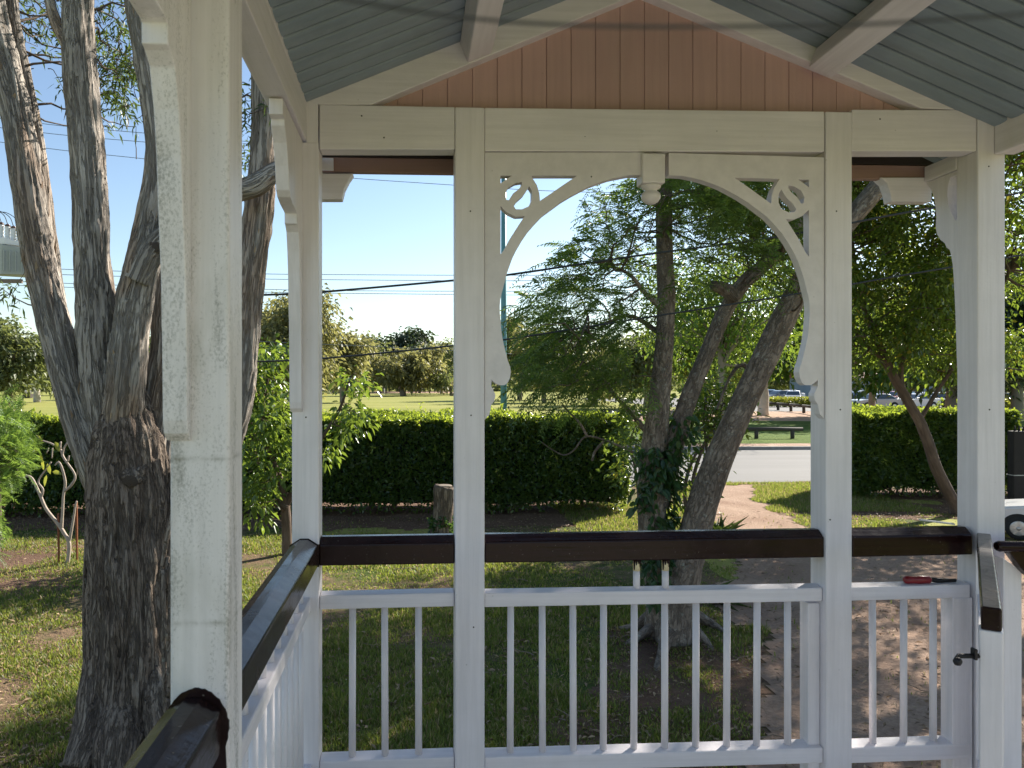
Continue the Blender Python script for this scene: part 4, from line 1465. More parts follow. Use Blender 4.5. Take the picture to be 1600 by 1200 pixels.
# ------------------------------------------------------------------ right tree in front of the hedge
Y3 = 13.6
g = G(1494, 803)
tree = thing("leaning_tree", (g.x, g.y, 0), "slender leaning tree with broad dark leaves in front of the right hedge", "tree")
y3 = g.y
A = PL([(1497, 812, .15), (1490, 785, .125), (1478, 762, .12), (1462, 728, .115), (1451, 695, .112), (1438, 660, .108), (1424, 635, .10), (1410, 612, .095), (1396, 588, .09), (1380, 555, .082), (1366, 520, .075), (1350, 480, .065), (1338, 430, .055), (1330, 370, .04), (1325, 300, .02)], y3)
B = PL([(1410, 612, .07), (1408, 575, .06), (1420, 530, .055), (1438, 480, .05), (1450, 420, .04), (1462, 340, .03), (1470, 240, .015)], y3)
C = PL([(1438, 655, .05), (1465, 610, .045), (1500, 560, .04), (1540, 500, .035), (1580, 420, .025)], y3 + .2)
D = PL([(1385, 565, .05), (1360, 545, .045), (1320, 500, .04), (1270, 450, .03), (1220, 410, .02)], y3)
A, B, C, D = thin(A, .8), thin(B, .7), thin(C, .7), thin(D, .7)
w = Wood()
for k, l in enumerate((A, B, C, D)):
    w.limb(*l, ring=24, step=.05, disp=.09, k=2, f=2.4, seed=70 + k)
w.build("trunk", "brown_bark", tree)
lim = [l[0] for l in (A, B, C, D)]
cn = []
for u, v, Y, rx, ry, rz, n in ((1350, 380, y3, 1.1, 1.6, 1.1, 40), (1420, 350, y3 + .4, 1.2, 1.6, 1.0, 46), (1470, 430, y3, 1.0, 1.4, 1.0, 36), (1390, 470, y3 - .3, 1.1, 1.4, .8, 40), (1340, 540, y3, .9, 1.0, .6, 26), (1450, 540, y3 + .3, .9, 1.2, .6, 28), (1400, 250, y3 + .3, 1.5, 1.6, .9, 44), (1560, 420, y3 + .8, 1.2, 1.5, 1.1, 40), (1290, 400, y3, 1.0, 1.4, 1.0, 30), (1590, 300, y3, 1.3, 1.5, 1.0, 36), (1545, 560, y3 + .6, .9, 1.0, .5, 20), (1330, 280, y3 + .5, 1.2, 1.5, .9, 36),
                               (1218, 300, 12.8, 1.2, 1.6, .9, 44), (1230, 170, 12.4, 1.4, 1.7, .9, 50), (1440, 120, y3, 2.0, 2.0, 1.2, 60), (1580, 100, y3 - 1.0, 1.8, 2.0, 1.2, 46), (1480, 0, y3 - 2.6, 1.8, 2.0, 1.0, 46)):
    cn.append(ell_points(n, P(u, v, Y), (rx, ry, rz), .35))
cn = np.vstack(cn)
w = Wood().twigs(nearest_on(lim, cn)[::2], cn[::2], .024, .006, sag=.1)
w.build("branch", "twig", tree)
cn = cn[rng.random(len(cn)) < .62]
lv = leaf_cloud(Leaves(), cn, 120, .185, .10, .056, droop=.3, updown=.2)
lv.build("crown", "lf_broad", tree)

# tree further right whose shade covers the path, mostly above the frame
g = G(1720, 800)
tree = thing("spreading_tree", (9.6, 9.6, 0), "dense tree whose dark foliage fills the gap right of the corner post", "tree")
A = [(9.6, 9.6, -.1), (9.5, 9.7, 1.5), (9.2, 9.8, 3.2), (8.8, 10, 5.0), (8.2, 10.2, 6.5)]
w = Wood().limb(A, [.26, .2, .17, .12, .05], ring=28, step=.06, disp=.1, seed=90)
cn = []
for x, y, z, rx, ry, rz, n in ((8.6, 9.6, 5.6, 1.8, 1.8, .9, 60), (7.4, 10.6, 6.4, 1.7, 1.7, .9, 48), (8.0, 8.0, 6.0, 1.5, 1.5, .9, 40), (9.6, 11.6, 5.4, 1.6, 1.6, 1.1, 44), (8.0, 12.4, 6.6, 1.7, 1.7, .9, 46), (10.4, 9.5, 4.4, 1.0, 1.4, 1.0, 30)):
    cn.append(ell_points(n, (x, y, z), (rx, ry, rz), .3))
cn = np.vstack(cn)
w.twigs(nearest_on([A], cn)[::2], cn[::2], .024, .005, sag=.1)
w.build("trunk", "brown_bark", tree)
cn = cn[rng.random(len(cn)) < .46]
leaf_cloud(Leaves(), cn, 70, .22, .12, .065, droop=.3, updown=.2).build("crown", "lf_broad", tree)

# ------------------------------------------------------------------ bushy young tree between the left posts
g = G(449, 868)
yb_ = g.y
bush = thing("young_tree", (g.x, g.y, 0), "bushy young tree with bright green leaves seen between the two left posts", "tree")
A = PL([(449, 872, .075), (448, 835, .065), (446, 800, .06), (440, 760, .05), (425, 715, .035), (412, 670, .028), (415, 620, .022), (420, 570, .012)], yb_)
A1 = PL([(446, 790, .05), (470, 745, .03), (500, 690, .024), (530, 640, .02), (548, 590, .01)], yb_)
A2 = PL([(440, 760, .04), (410, 735, .025), (395, 690, .02), (392, 630, .014), (400, 560, .008)], yb_ + .2)
As = PL([(447, 796, .055), (437, 789, .045), (428, 787, .035)], yb_ - .05)
w = Wood()
for k, l in enumerate((A, A1, A2, As)):
    w.limb(*l, ring=18, step=.03, disp=.12, seed=110 + k)
lim = [l[0] for l in (A, A1, A2)]
tg = []
for u, v, n, su, sv in ((400, 590, 42, 18, 22), (430, 560, 28, 18, 16), (410, 640, 40, 20, 22), (395, 690, 28, 14, 18), (440, 690, 20, 16, 18), (400, 740, 26, 18, 16), (430, 745, 16, 12, 14), (400, 785, 18, 16, 14), (440, 630, 26, 14, 22), (548, 605, 10, 10, 9), (548, 636, 13, 10, 10), (545, 665, 9, 12, 7), (520, 690, 6, 8, 8), (560, 652, 4, 8, 6), (505, 712, 4, 6, 8), (470, 700, 12, 9, 20), (566, 603, 4, 7, 6)):
    for k in range(n):
        tg.append(np.array(P(u + rng.normal() * su, v + rng.normal() * sv, yb_ + rng.normal() * .35)))
tg = np.array(tg)
w.twigs(nearest_on(lim, tg)[::3], tg[::3], .008, .002)
w.build("trunk", "brown_bark", bush)
leaf_cloud(Leaves(), tg, 10, .085, .10, .052, droop=.35, six=True, updown=.25).build("foliage", "lf_bush", bush)

# ------------------------------------------------------------------ clipped hedges


def hedge(name, x0, x1, y0, y1, zt, n, label, seed, group="clipped hedges along the road"):
    t = thing(name, ((x0 + x1) / 2, y0, 0), label, "hedge", group)
    areas = np.array([(x1 - x0) * zt, (x1 - x0) * (y1 - y0) * 1.3, (y1 - y0) * zt, (y1 - y0) * zt])
    cnt = (n * areas / areas.sum()).astype(int)
    P_, N_ = [], []
    for k, m in enumerate(cnt):
        a, b = rng.random(m), rng.random(m)
        dpt = rng.exponential(.07, m)
        if k == 0:
            p = np.stack([x0 + a * (x1 - x0), y0 + dpt, .06 + b * (zt - .06)], 1)
            nn = np.tile([0, -1.0, .15], (m, 1))
        elif k == 1:
            p = np.stack([x0 + a * (x1 - x0), y0 + b * (y1 - y0), zt - dpt * .7], 1)
            nn = np.tile([0, 0, 1.0], (m, 1))
        elif k == 2:
            p = np.stack([x1 - dpt, y0 + a * (y1 - y0), .06 + b * (zt - .06)], 1)
            nn = np.tile([1.0, 0, .15], (m, 1))
        else:
            p = np.stack([x0 + dpt, y0 + a * (y1 - y0), .06 + b * (zt - .06)], 1)
            nn = np.tile([-1.0, 0, .15], (m, 1))
        bul = fbm(p * [1.3, 1.3, 1.7], seed, 3) * .13
        p = p + nn * bul[:, None]
        # ragged thin foot
        kp = (p[:, 2] > .17 + .14 * vnoise(p * [2.2, 2.2, 0.5], seed + 4)) | (rng.random(m) < .22)
        P_.append(p[kp])
        N_.append(nn[kp])
    P_, N_ = np.vstack(P_), np.vstack(N_)
    lv = Leaves()
    m = len(P_)
    # fresh shoots on top stand up
    lv.add(P_, N_ * .8 + rng.normal(size=(m, 3)) * .75 + [0, 0, .15], N_ + rng.normal(size=(m, 3)) * .8 + [0, 0, .5], rng.uniform(.055, .105, m), rng.uniform(.028, .052, m), droop=.1)
    lv.build("foliage", "lf_hedge", t)
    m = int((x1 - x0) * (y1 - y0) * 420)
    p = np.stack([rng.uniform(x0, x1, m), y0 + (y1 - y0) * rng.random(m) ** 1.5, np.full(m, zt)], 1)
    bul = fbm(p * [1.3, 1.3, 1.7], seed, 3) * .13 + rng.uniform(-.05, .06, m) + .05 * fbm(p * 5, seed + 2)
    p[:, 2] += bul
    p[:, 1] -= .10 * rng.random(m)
    Leaves().add(p, rng.normal(size=(m, 3)) * [.7, .7, .3] + [0, 0, .75], rng.normal(size=(m, 3)) + [0, -.3, .4], rng.uniform(.05, .10, m), rng.uniform(.025, .045, m), droop=.1).build("sunlit_rim_leaves", "lf_sunlit_shoot", t)  # sunlit top rim put in as a layer of lighter leaves
    # stray shoots that have outgrown the clipping
    k = int((x1 - x0) * 7)
    s0 = np.stack([rng.uniform(x0 + .1, x1 - .1, k), y0 + rng.random(k) ** 2 * (y1 - y0), np.full(k, zt - .02)], 1)
    fr = rng.random(k) < .35
    s0[fr, 2] = rng.uniform(.5, zt - .1, fr.sum())
    s0[fr, 1] = y0 - .02
    dv = rng.normal(size=(k, 3)) * [.35, .25, .2] + np.where(fr[:, None], [0, -.9, .5], [0, -.1, 1.0])
    e0 = s0 + unit(dv) * rng.uniform(.12, .34, (k, 1))
    Wood().twigs(s0, e0, .004, .002, sag=.08).build("shoot_stem", "twig", t)["kind"] = "stuff"
    f = rng.random((k, 9, 1))
    q = (s0[:, None] + (e0 - s0)[:, None] * f).reshape(-1, 3)
    Leaves().add(q, rng.normal(size=q.shape) * .8 + np.repeat(unit(dv), 9, 0) * .7, rng.normal(size=q.shape) + [0, -.2, .5], rng.uniform(.05, .10, len(q)), rng.uniform(.025, .045, len(q))).build("stray_shoot", "lf_sunlit_shoot", t, kind="stuff")
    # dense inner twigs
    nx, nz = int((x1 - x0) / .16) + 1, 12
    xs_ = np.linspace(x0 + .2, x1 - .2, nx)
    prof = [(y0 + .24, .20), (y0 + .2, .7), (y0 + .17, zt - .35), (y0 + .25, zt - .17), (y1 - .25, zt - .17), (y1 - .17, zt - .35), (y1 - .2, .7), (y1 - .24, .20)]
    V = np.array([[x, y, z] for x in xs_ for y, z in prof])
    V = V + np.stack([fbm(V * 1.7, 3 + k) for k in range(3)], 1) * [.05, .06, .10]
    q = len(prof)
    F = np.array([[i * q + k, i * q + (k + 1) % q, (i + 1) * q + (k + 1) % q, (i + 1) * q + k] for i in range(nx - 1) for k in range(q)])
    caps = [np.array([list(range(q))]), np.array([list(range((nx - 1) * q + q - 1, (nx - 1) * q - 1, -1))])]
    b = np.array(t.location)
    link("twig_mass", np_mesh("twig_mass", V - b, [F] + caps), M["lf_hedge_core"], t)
    w = Wood()
    k = int((x1 - x0) * 2.2)
    bx = np.stack([rng.uniform(x0 + .3, x1 - .3, k), rng.uniform(y0 + .3, y1 - .3, k), np.full(k, -.03)], 1)
    w.twigs(bx, bx + rng.normal(size=(k, 3)) * [.22, .15, .05] + [0, 0, .95], rng.uniform(.02, .04, k), .012, sag=.06, seg=6, ring=7)
    w.build("stem", "twig", t)
    return t


hx = G(980, 805)
Xh = lambda u, Y: (P(u, 600, Y)).x
hedge("hedge", -12.5, Xh(978, 13.6), 13.4, 14.9, 1.66, 165000, "long clipped dark green hedge left of the driveway", 3)
hedge("hedge", Xh(1276, 16.4), Xh(1576, 15.2), 14.9, 16.3, 1.72, 60000, "shorter clipped hedge right of the driveway with a sunlit top", 8)

# ------------------------------------------------------------------ stump
g = G(690, 838)
t = thing("tree_stump", (g.x, g.y, 0), "old grey cut tree stump standing on the lawn before the hedge", "stump")
zt = Z(758, g.y)
w = Wood().limb([g + Vector((0, 0, -.05)), g + Vector((0, 0, .1)), g + Vector((.02, 0, .4)), g + Vector((.03, 0, zt - .06)), g + Vector((.035, 0, zt - .01))], [.18, .155, .145, .15, .135], ring=44, step=.02, disp=.16, k=2.4, f=1.6, seed=130)
w.build("trunk", "old_bark", t)
MB().lathe(g + Vector((.035, 0, zt - .02)), [(.12, 0), (.128, .012), (.11, .022), (.05, .026), (.004, .02)], 24).build("cut_top", M["timber_pole"], t)
lv = Leaves()
n = 240
a = rng.uniform(0, 6.28, n)
p = np.array(g) + np.stack([np.cos(a) * .17, np.sin(a) * .17, rng.uniform(0, .3, n)], 1)
lv.add6(p, rng.normal(size=(n, 3)) + [0, 0, .3], rng.normal(size=(n, 3)) + [0, -.5, .5], .07, .045)
tag(lv.build("groundcover_plant", "lf_ivy", None), "small leafy plant growing round the foot of the stump", "plant")

# ------------------------------------------------------------------ bare frangipani with its stakes
g = G(104, 884)
t = thing("bare_frangipani", (g.x, g.y, 0), "small bare frangipani with forked pale stems and a few leaves", "shrub")
w = Wood()
for k, pts in enumerate((((105, 886, .026), (108, 850, .026), (100, 833, .024), (90, 818, .022), (72, 795, .02), (62, 772, .018), (50, 748, .016), (40, 743, .012)),
                         ((96, 826, .018), (98, 795, .017), (99, 775, .016), (102, 755, .017), (98, 735, .015), (92, 722, .012), (86, 727, .01)),
                         ((108, 848, .018), (114, 815, .016), (118, 790, .012), (120, 783, .01)),
                         ((100, 768, .015), (112, 757, .015), (117, 742, .013), (100, 716, .014), (94, 702, .013), (80, 693, .011), (66, 688, .009), (56, 680, .007)),
                         ((64, 778, .014), (67, 765, .013), (60, 752, .011), (72, 733, .010), (80, 722, .008)),
                         ((97, 712, .012), (100, 700, .010), (106, 690, .008)), ((97, 712, .012), (105, 722, .011), (108, 712, .009)), ((94, 702, .012), (95, 690, .010)), ((81, 716, .008), (82, 700, .008)), ((73, 708, .007), (76, 700, .007)))):
    q, r_ = PL([(a, b, c) for a, b, c in pts], g.y)
    w.limb(q, r_, ring=12, step=.02, disp=.12, seed=140 + k, ridged=False)
w.build("stem", "stem", t)
c = np.array([P(u, v, g.y) for u, v in ((66, 718), (74, 724), (73, 742), (82, 737), (86, 690), (57, 680), (62, 702), (66, 722))])
ds = (np.array([P(u, v, g.y) for u, v in ((70, 732), (80, 738), (72, 752), (94, 738), (92, 700), (66, 690), (58, 702), (64, 716))]) - c + [0, -.02, 0])
ns = rng.normal(size=(8, 3)) * .3 + [0, -1, .4]
for k in range(8):
    Leaves().add6(c[k:k + 1], ds[k:k + 1], ns[k:k + 1], .13, .06, fold=.1).build("leaf", "lf_low", t)
for u0, v0, v1, lb in ((92, 803, 884, "left of the two rusty stakes beside the bare frangipani"), (120.5, 783, 880, "taller right one of the two rusty stakes beside the bare frangipani")):
    b = G(u0, v1)
    a = P(u0 - 1, v0, b.y)
    tag(Wood().limb([b + Vector((0, 0, -.05)), (a + b) / 2, a], [.013, .013, .012], ring=8, step=.1, disp=.05, seed=3).build("garden_stake", "rust", None), lb, "stake", "stakes by the frangipani")

# ------------------------------------------------------------------ soft ferny shrub on the left edge
yf = 6.6
g = Vector((P(-14, 600, yf).x, yf, 0))
t = thing("feathery_shrub", g, "soft bright green feathery shrub at the left edge of the lawn", "shrub")
w = Wood()
tg = []
for u, v, n, su, sv in ((6, 655, 60, 12, 12), (22, 690, 70, 13, 14), (8, 705, 70, 14, 16), (28, 722, 40, 10, 12), (4, 745, 50, 12, 14), (-20, 680, 70, 16, 30), (-24, 770, 60, 14, 26), (-4, 800, 16, 10, 12), (-20, 840, 30, 10, 16)):
    for k in range(n):
        tg.append(np.array(P(u + rng.normal() * su, v + rng.normal() * sv, yf + rng.normal() * .22)))
tg = np.array(tg)
A = [tuple(g), tuple(g + Vector((.02, 0, .6))), tuple(g + Vector((.06, 0, 1.2))), tuple(g + Vector((.05, 0, 1.9)))]
w.limb(A, [.04, .035, .025, .01], ring=10, disp=.1, seed=150)
w.twigs(nearest_on([A], tg)[::4], tg[::4], .007, .002)
w.build("stem", "twig", t)
d_ = unit(tg - np.array(g + Vector((0, 0, 1.2)))) * [1, 1, .8] + rng.normal(size=tg.shape) * .35
Leaves().fronds(np.repeat(tg, 2, 0), np.repeat(d_, 2, 0) + rng.normal(size=(len(tg) * 2, 3)) * .4, rng.uniform(.12, .2, len(tg) * 2), pairs=10, pl=.085, pw=.014, droop=.2).build("foliage", "lf_fern", t)

# ------------------------------------------------------------------ strap leaved plants by the shade tree


def strap(name, u, v, n, L, label, up=.75):
    g = G(u, v)
    a = rng.uniform(0, 6.28, n)
    d = np.stack([np.cos(a), np.sin(a), rng.uniform(.2, up * 2, n)], 1)
    lv = Leaves()
    lv.add(np.array(g) + rng.normal(size=(n, 3)) * [.05, .05, 0], d, np.stack([-np.cos(a) * .6, -np.sin(a) * .6, np.ones(n)], 1), rng.uniform(.6, 1.1, n) * L, .045, fold=.25, droop=.25, wide=.35)
    return tag(lv.build(name, "lf_strap", None), label, "plant", "strap leaved plants at the shade tree")


strap("strap_leaf_plant", 1122, 838, 34, .62, "dark spiky strap leaved plant right of the shade tree by the path")
strap("strap_leaf_plant", 1108, 938, 40, .55, "green strap leaved clump low behind the railing right of the shade tree", .5)
strap("strap_leaf_plant", 1055, 850, 30, .5, "strap leaved clump between the two stems of the shade tree", .9)
# ------------------------------------------------------------------ ground, road, park


def struct(o):
    o["kind"] = "structure"
    return o


def sheet(name, pts, z, mat, sub=None):
    """flat sheet with wavering edges"""
    ring = []
    n = len(pts)
    for i in range(n):
        a, b = np.array(pts[i][:2]), np.array(pts[(i + 1) % n][:2])
        ln = np.linalg.norm(b - a)
        m = max(1, int(ln / (sub or 1e9)))
        for k in range(m):
            ring.append(a + (b - a) * k / m)
    ring = np.array(ring)
    if sub:
        q = np.c_[ring, np.zeros(len(ring))]
        ring = ring + np.stack([fbm(q * 1.4, 71), fbm(q * 1.4, 72)], 1) * sub * .9
    me = bpy.data.meshes.new(name)
    me.from_pydata([(x, y, z) for x, y in ring], [], [tuple(range(len(ring)))])
    me.update()
    return struct(link(name, me, M[mat]))


YR0, YR1 = 17.6, 26.2
sheet("ground", [(-900, -700), (900, -700), (900, 1600), (-900, 1600)], -.012, "field")
# front yard lawn, gently uneven
nx, ny = 150, 120
xs_ = np.linspace(-14, 16, nx)
ys_ = np.linspace(-6, YR0 + .1, ny)
XX, YY = np.meshgrid(xs_, ys_)


def lawn_h(x, y):
    q = np.stack([np.asarray(x) * .5, np.asarray(y) * .5, np.zeros_like(np.asarray(x))], 1)
    return fbm(q, 31, 3) * .018 + .004


GZ = lawn_h(XX.ravel(), YY.ravel()).reshape(ny, nx)


def lawn_z(x, y):
    """height of the lawn sheet itself (between its grid points)"""
    x, y = np.asarray(x, float), np.asarray(y, float)
    fx = np.clip((x - xs_[0]) / (xs_[1] - xs_[0]), 0, nx - 1.001)
    fy = np.clip((y - ys_[0]) / (ys_[1] - ys_[0]), 0, ny - 1.001)
    ix, iy = fx.astype(int), fy.astype(int)
    ax, ay = fx - ix, fy - iy
    return (GZ[iy, ix] * (1 - ax) + GZ[iy, ix + 1] * ax) * (1 - ay) + (GZ[iy + 1, ix] * (1 - ax) + GZ[iy + 1, ix + 1] * ax) * ay


V = np.stack([XX.ravel(), YY.ravel(), GZ.ravel()], 1)
i = (np.arange(ny - 1)[:, None] * nx + np.arange(nx - 1)[None]).ravel()
F = np.stack([i, i + 1, i + nx + 1, i + nx], 1)
struct(link("lawn", np_mesh("lawn", V, [F]), M["ground"], smooth=True))


def gpoly(uv):
    return [tuple(G(u, v))[:2] for u, v in uv]


def draped(name, poly, mat, dz, sub=.22):
    """a patch that lies on the lawn: grid cells inside the polygon, pulled to a ragged edge"""
    poly = np.array(poly)

    def inside(x, y):
        r_ = np.zeros(len(x), bool)
        m = len(poly)
        for a in range(m):
            x0, y0 = poly[a]
            x1, y1 = poly[(a + 1) % m]
            c = ((y0 > y) != (y1 > y)) & (x < (x1 - x0) * (y - y0) / (y1 - y0 + 1e-12) + x0)
            r_ ^= c
        return r_
    x0, y0 = poly.min(0) - .3
    x1, y1 = poly.max(0) + .3
    gx, gy = np.arange(x0, x1, sub), np.arange(y0, y1, sub)
    A, B = np.meshgrid(gx, gy)
    x, y = A.ravel(), B.ravel()
    q = np.stack([x * 2.1, y * 2.1, x * 0], 1)
    ins = inside(x + fbm(q, 51) * .16 + fbm(q * 6, 53) * .07, y + fbm(q + 9, 52) * .16 + fbm(q * 6 + 3, 54) * .07)
    w_, h_ = len(gx), len(gy)
    I = ins.reshape(h_, w_)
    cell = I[:-1, :-1] & I[1:, :-1] & I[:-1, 1:] & I[1:, 1:]
    jj, ii = np.nonzero(cell)
    idx = jj * w_ + ii
    F = np.stack([idx, idx + 1, idx + w_ + 1, idx + w_], 1)
    used, inv = np.unique(F, return_inverse=True)
    x, y = x[used], y[used]
    V = np.stack([x, y, lawn_z(x, y) + dz], 1)
    return struct(link(name, np_mesh(name, V, [inv.reshape(-1, 4)]), M[mat], smooth=True))


path_uv = [(1118, 757), (1270, 757), (1300, 790), (1262, 812), (1262, 815), (1300, 838), (1420, 850), (1560, 835), (1700, 842), (2600, 860), (2600, 1330), (1175, 1330), (1150, 1160), (1200, 1060), (1180, 985), (1105, 960), (1085, 925), (1150, 900), (1165, 872), (1150, 835), (1122, 800), (1108, 775)]
path_uv = [(1100, 759), (1190, 759), (1182, 776), (1200, 795), (1265, 822), (1330, 842), (1500, 850), (1700, 850), (2600, 870), (2600, 1330), (1175, 1330), (1150, 1160), (1205, 1060), (1180, 985), (1105, 960), (1085, 925), (1140, 900), (1150, 872), (1130, 835), (1105, 800), (1085, 775)]
PATH = gpoly(path_uv)
draped("dirt_path", PATH, "dirt", .006, .045)
draped("mulch_bed", [(-13, 12.0), (2.9, 12.2), (4.1, 13.2), (4.1, 15.2), (-13, 15.2)], "mulch", .005, .14)
draped("mulch_bed", [(7.4, 12.6), (12.6, 12.6), (12.6, 16.5), (7.7, 16.5), (7.5, 14)], "mulch", .0055, .14)
draped("mulch_bed", gpoly([(-60, 850), (120, 850), (128, 925), (60, 935), (-60, 940)]), "mulch", .005, .10)
draped("mulch_bed", gpoly([(930, 990), (1000, 965), (1090, 950), (1190, 990), (1215, 1060), (1170, 1150), (1190, 1260), (700, 1260), (640, 1190), (760, 1165), (880, 1150), (960, 1075)]), "mulch", .005, .045)
draped("mulch_bed", gpoly([(20, 1120), (130, 1090), (300, 1090), (330, 1250), (40, 1250)]), "mulch", .005, .045)
sheet("road", [(-120, YR0), (160, YR0), (160, YR1), (-120, YR1)], .004, "road")
mb = MB().box(-120, 160, YR1, YR1 + .16, -.02, .12)
struct(mb.build("kerb", M["kerb"], bevel=.02))
mb = MB().box(-120, 160, YR1 + .16, YR1 + 1.6, -.02, .10)
struct(mb.build("verge", M["dirt"]))
sheet("park_ground", [(12, 47), (34, 46), (66, 66), (66, 72), (16, 66)], .0, "dirt", sub=1.2)
sheet("roadside_grass", [(-60, 27.9), (60, 27.9), (70, 48), (20, 48), (8, 46), (-60, 40)], -.004, "green_verge", sub=1.5)
sheet("car_park", [(26, 63), (110, 63), (110, 120), (26, 120)], .006, "road")
sheet("bare_earth", [tuple(G(u, v))[:2] for u, v in ((560, 611.5), (720, 611.5), (722, 614.2), (560, 615.2))], .004, "dirt")

# grass blades and litter ------------------------------------------------


def in_poly(x, y, poly):
    r_ = np.zeros(len(x), bool)
    m = len(poly)
    for a in range(m):
        x0, y0 = poly[a]
        x1, y1 = poly[(a + 1) % m]
        r_ ^= ((y0 > y) != (y1 > y)) & (x < (x1 - x0) * (y - y0) / (y1 - y0 + 1e-12) + x0)
    return r_


def scatter(n, y0, y1, u0=-30, u1=1640, pw=1.6):
    """ground points inside what can be seen, denser near"""
    t = rng.random(n)
    y = (y0 ** (1 - pw) + t * (y1 ** (1 - pw) - y0 ** (1 - pw))) ** (1 / (1 - pw))
    u = rng.uniform(u0, u1, n)
    x = y * (u - 645) / 1200.0
    return x, y


x, y = scatter(560000, 3.6, 13.2, pw=1.35)
q = np.stack([x, y, x * 0], 1)
patch = fbm(q * .9, 41, 3) + .5 * fbm(q * 3.1, 43, 2)
dens = np.clip(.62 + patch * .75, .04, 1)
pp = np.array(PATH)
onpath = in_poly(x + fbm(q * 2.1, 51) * .2, y + fbm(q * 2.1 + 9, 52) * .2, PATH)
bed = (y > 11.9) & (x < 3.3)
keep = rng.random(len(x)) < dens * np.where(onpath, .012, 1) * np.where(bed, .12, 1)
x, y, q, patch = x[keep], y[keep], q[keep], patch[keep]
n = len(x)
h = rng.uniform(.018, .055, n) * np.clip(.8 + patch * .5, .5, 1.5) * np.where(rng.random(n) < .03, 1.7, 1)
a = rng.uniform(0, 6.28, n)
lean = rng.uniform(.1, .9, n)
base = np.stack([x, y, lawn_z(x, y) - .003], 1)
side = np.stack([np.cos(a), np.sin(a), a * 0], 1) * (rng.uniform(.0025, .0048, n) * (.6 + y / 10))[:, None]
ld = np.stack([-np.sin(a), np.cos(a), a * 0], 1)
tip = base + np.stack([ld[:, 0] * lean, ld[:, 1] * lean, np.ones(n)], 1) * h[:, None]
mid = base + np.stack([ld[:, 0] * lean * .3, ld[:, 1] * lean * .3, np.full(n, .55)], 1) * h[:, None]
V = np.stack([base - side, base + side, mid + side * .8, tip, mid - side * .8], 1).reshape(-1, 3)
b = np.arange(n)[:, None] * 5
me = np_mesh("grass", V, [b + [0, 1, 2, 4], b + [4, 2, 3]])
tag(link("grass", me, M["grass"]), "short patchy lawn grass in front of the porch", "grass", kind="stuff")
# verge grass beyond the hedge line, right of the path
x = rng.uniform(5.5, 9.5, 26000)
y = rng.uniform(13.4, 17.4, 26000)
q = np.stack([x, y, x * 0], 1)
keep = ~in_poly(x + fbm(q * 2.1, 51) * .2, y + fbm(q * 2.1 + 9, 52) * .2, PATH)
x, y = x[keep], y[keep]
x2 = rng.uniform(2.6, 5.0, 12000)
y2 = rng.uniform(11.0, 14.6, 12000)
x, y = np.concatenate([x, x2]), np.concatenate([y, y2])
n = len(x)
a = rng.uniform(0, 6.28, n)
base = np.stack([x, y, lawn_z(x, y)], 1)
side = np.stack([np.cos(a), np.sin(a), a * 0], 1) * .008
tip = base + np.stack([-np.sin(a) * .5, np.cos(a) * .5, np.ones(n)], 1) * rng.uniform(.03, .08, n)[:, None]
V = np.stack([base - side, base + side, tip], 1).reshape(-1, 3)
tag(link("verge_grass", np_mesh("verge_grass", V, [np.arange(n)[:, None] * 3 + [0, 1, 2]]), M["grass"]), "taller tufted grass on the verges beside the driveway mouth", "grass", kind="stuff")
# dead leaves
x, y = scatter(15000, 3.6, 13.6, pw=1.3)
q = np.stack([x, y, x * 0], 1)
keep = rng.random(len(x)) < np.clip(.45 + .6 * fbm(q * .8, 47, 3), .05, 1)
xb = np.concatenate([rng.uniform(-12, 4, 4000), rng.uniform(7.3, 12.5, 2500)])
yb2 = np.concatenate([rng.uniform(11.7, 13.6, 4000), rng.uniform(12.6, 15.2, 2500)])
x, y = np.concatenate([x[keep], xb]), np.concatenate([y[keep], yb2])
n = len(x)
a = rng.uniform(0, 6.28, n)
L = rng.uniform(.025, .07, n)
lv = Leaves()
lv.add(np.stack([x, y, lawn_z(x, y) + rng.uniform(.012, .035, n)], 1), np.stack([np.cos(a), np.sin(a), rng.normal(size=n) * .25], 1), np.stack([rng.normal(size=n) * .3, rng.normal(size=n) * .3, np.ones(n)], 1), L, L * rng.uniform(.22, .42, n), fold=.3, droop=.05)
tag(lv.build("leaf_litter", "litter", None), "fallen dry leaves and bark scraps scattered over the lawn and beds", "leaf litter", kind="stuff")
# dropped sticks
w = Wood()
k = 90
x, y = scatter(k, 3.8, 10, pw=1.2)
a = rng.uniform(0, 6.28, k)
ln = rng.uniform(.1, .35, k)
s0 = np.stack([x, y, lawn_z(x, y) + .02], 1)
w.twigs(s0, s0 + np.stack([np.cos(a) * ln, np.sin(a) * ln, rng.normal(size=k) * .01], 1), .005, .002, sag=.06)
tag(w.build("twig_litter", "twig_pale", None), "dropped thin sticks lying on the lawn", "sticks", kind="stuff")

# log barriers -----------------------------------------------------------


def barrier(u0, u1, vt, vb, label, n=2, ends=True):
    a, b = G(u0, vb), G(u1, vb)
    h = EYE + (600 - vt) / 1200 * a.y
    t = thing("log_barrier", ((a.x + b.x) / 2, (a.y + b.y) / 2, 0), label, "barrier", "log barriers along the park edge")
    r_ = .085
    MB().tube([(a.x, a.y, h - r_), ((a.x + b.x) / 2, (a.y + b.y) / 2, h - r_ + .01), (b.x, b.y, h - r_)], r_, 10).build("rail", M["log"], t)
    for k in range(n):
        f = .18 + .64 * k / max(1, n - 1)
        p = a + (b - a) * f
        MB().tube([(p.x, p.y, -.05), (p.x, p.y, h - r_ * 1.2)], .085, 10).build("post", M["log"], t)
    return t


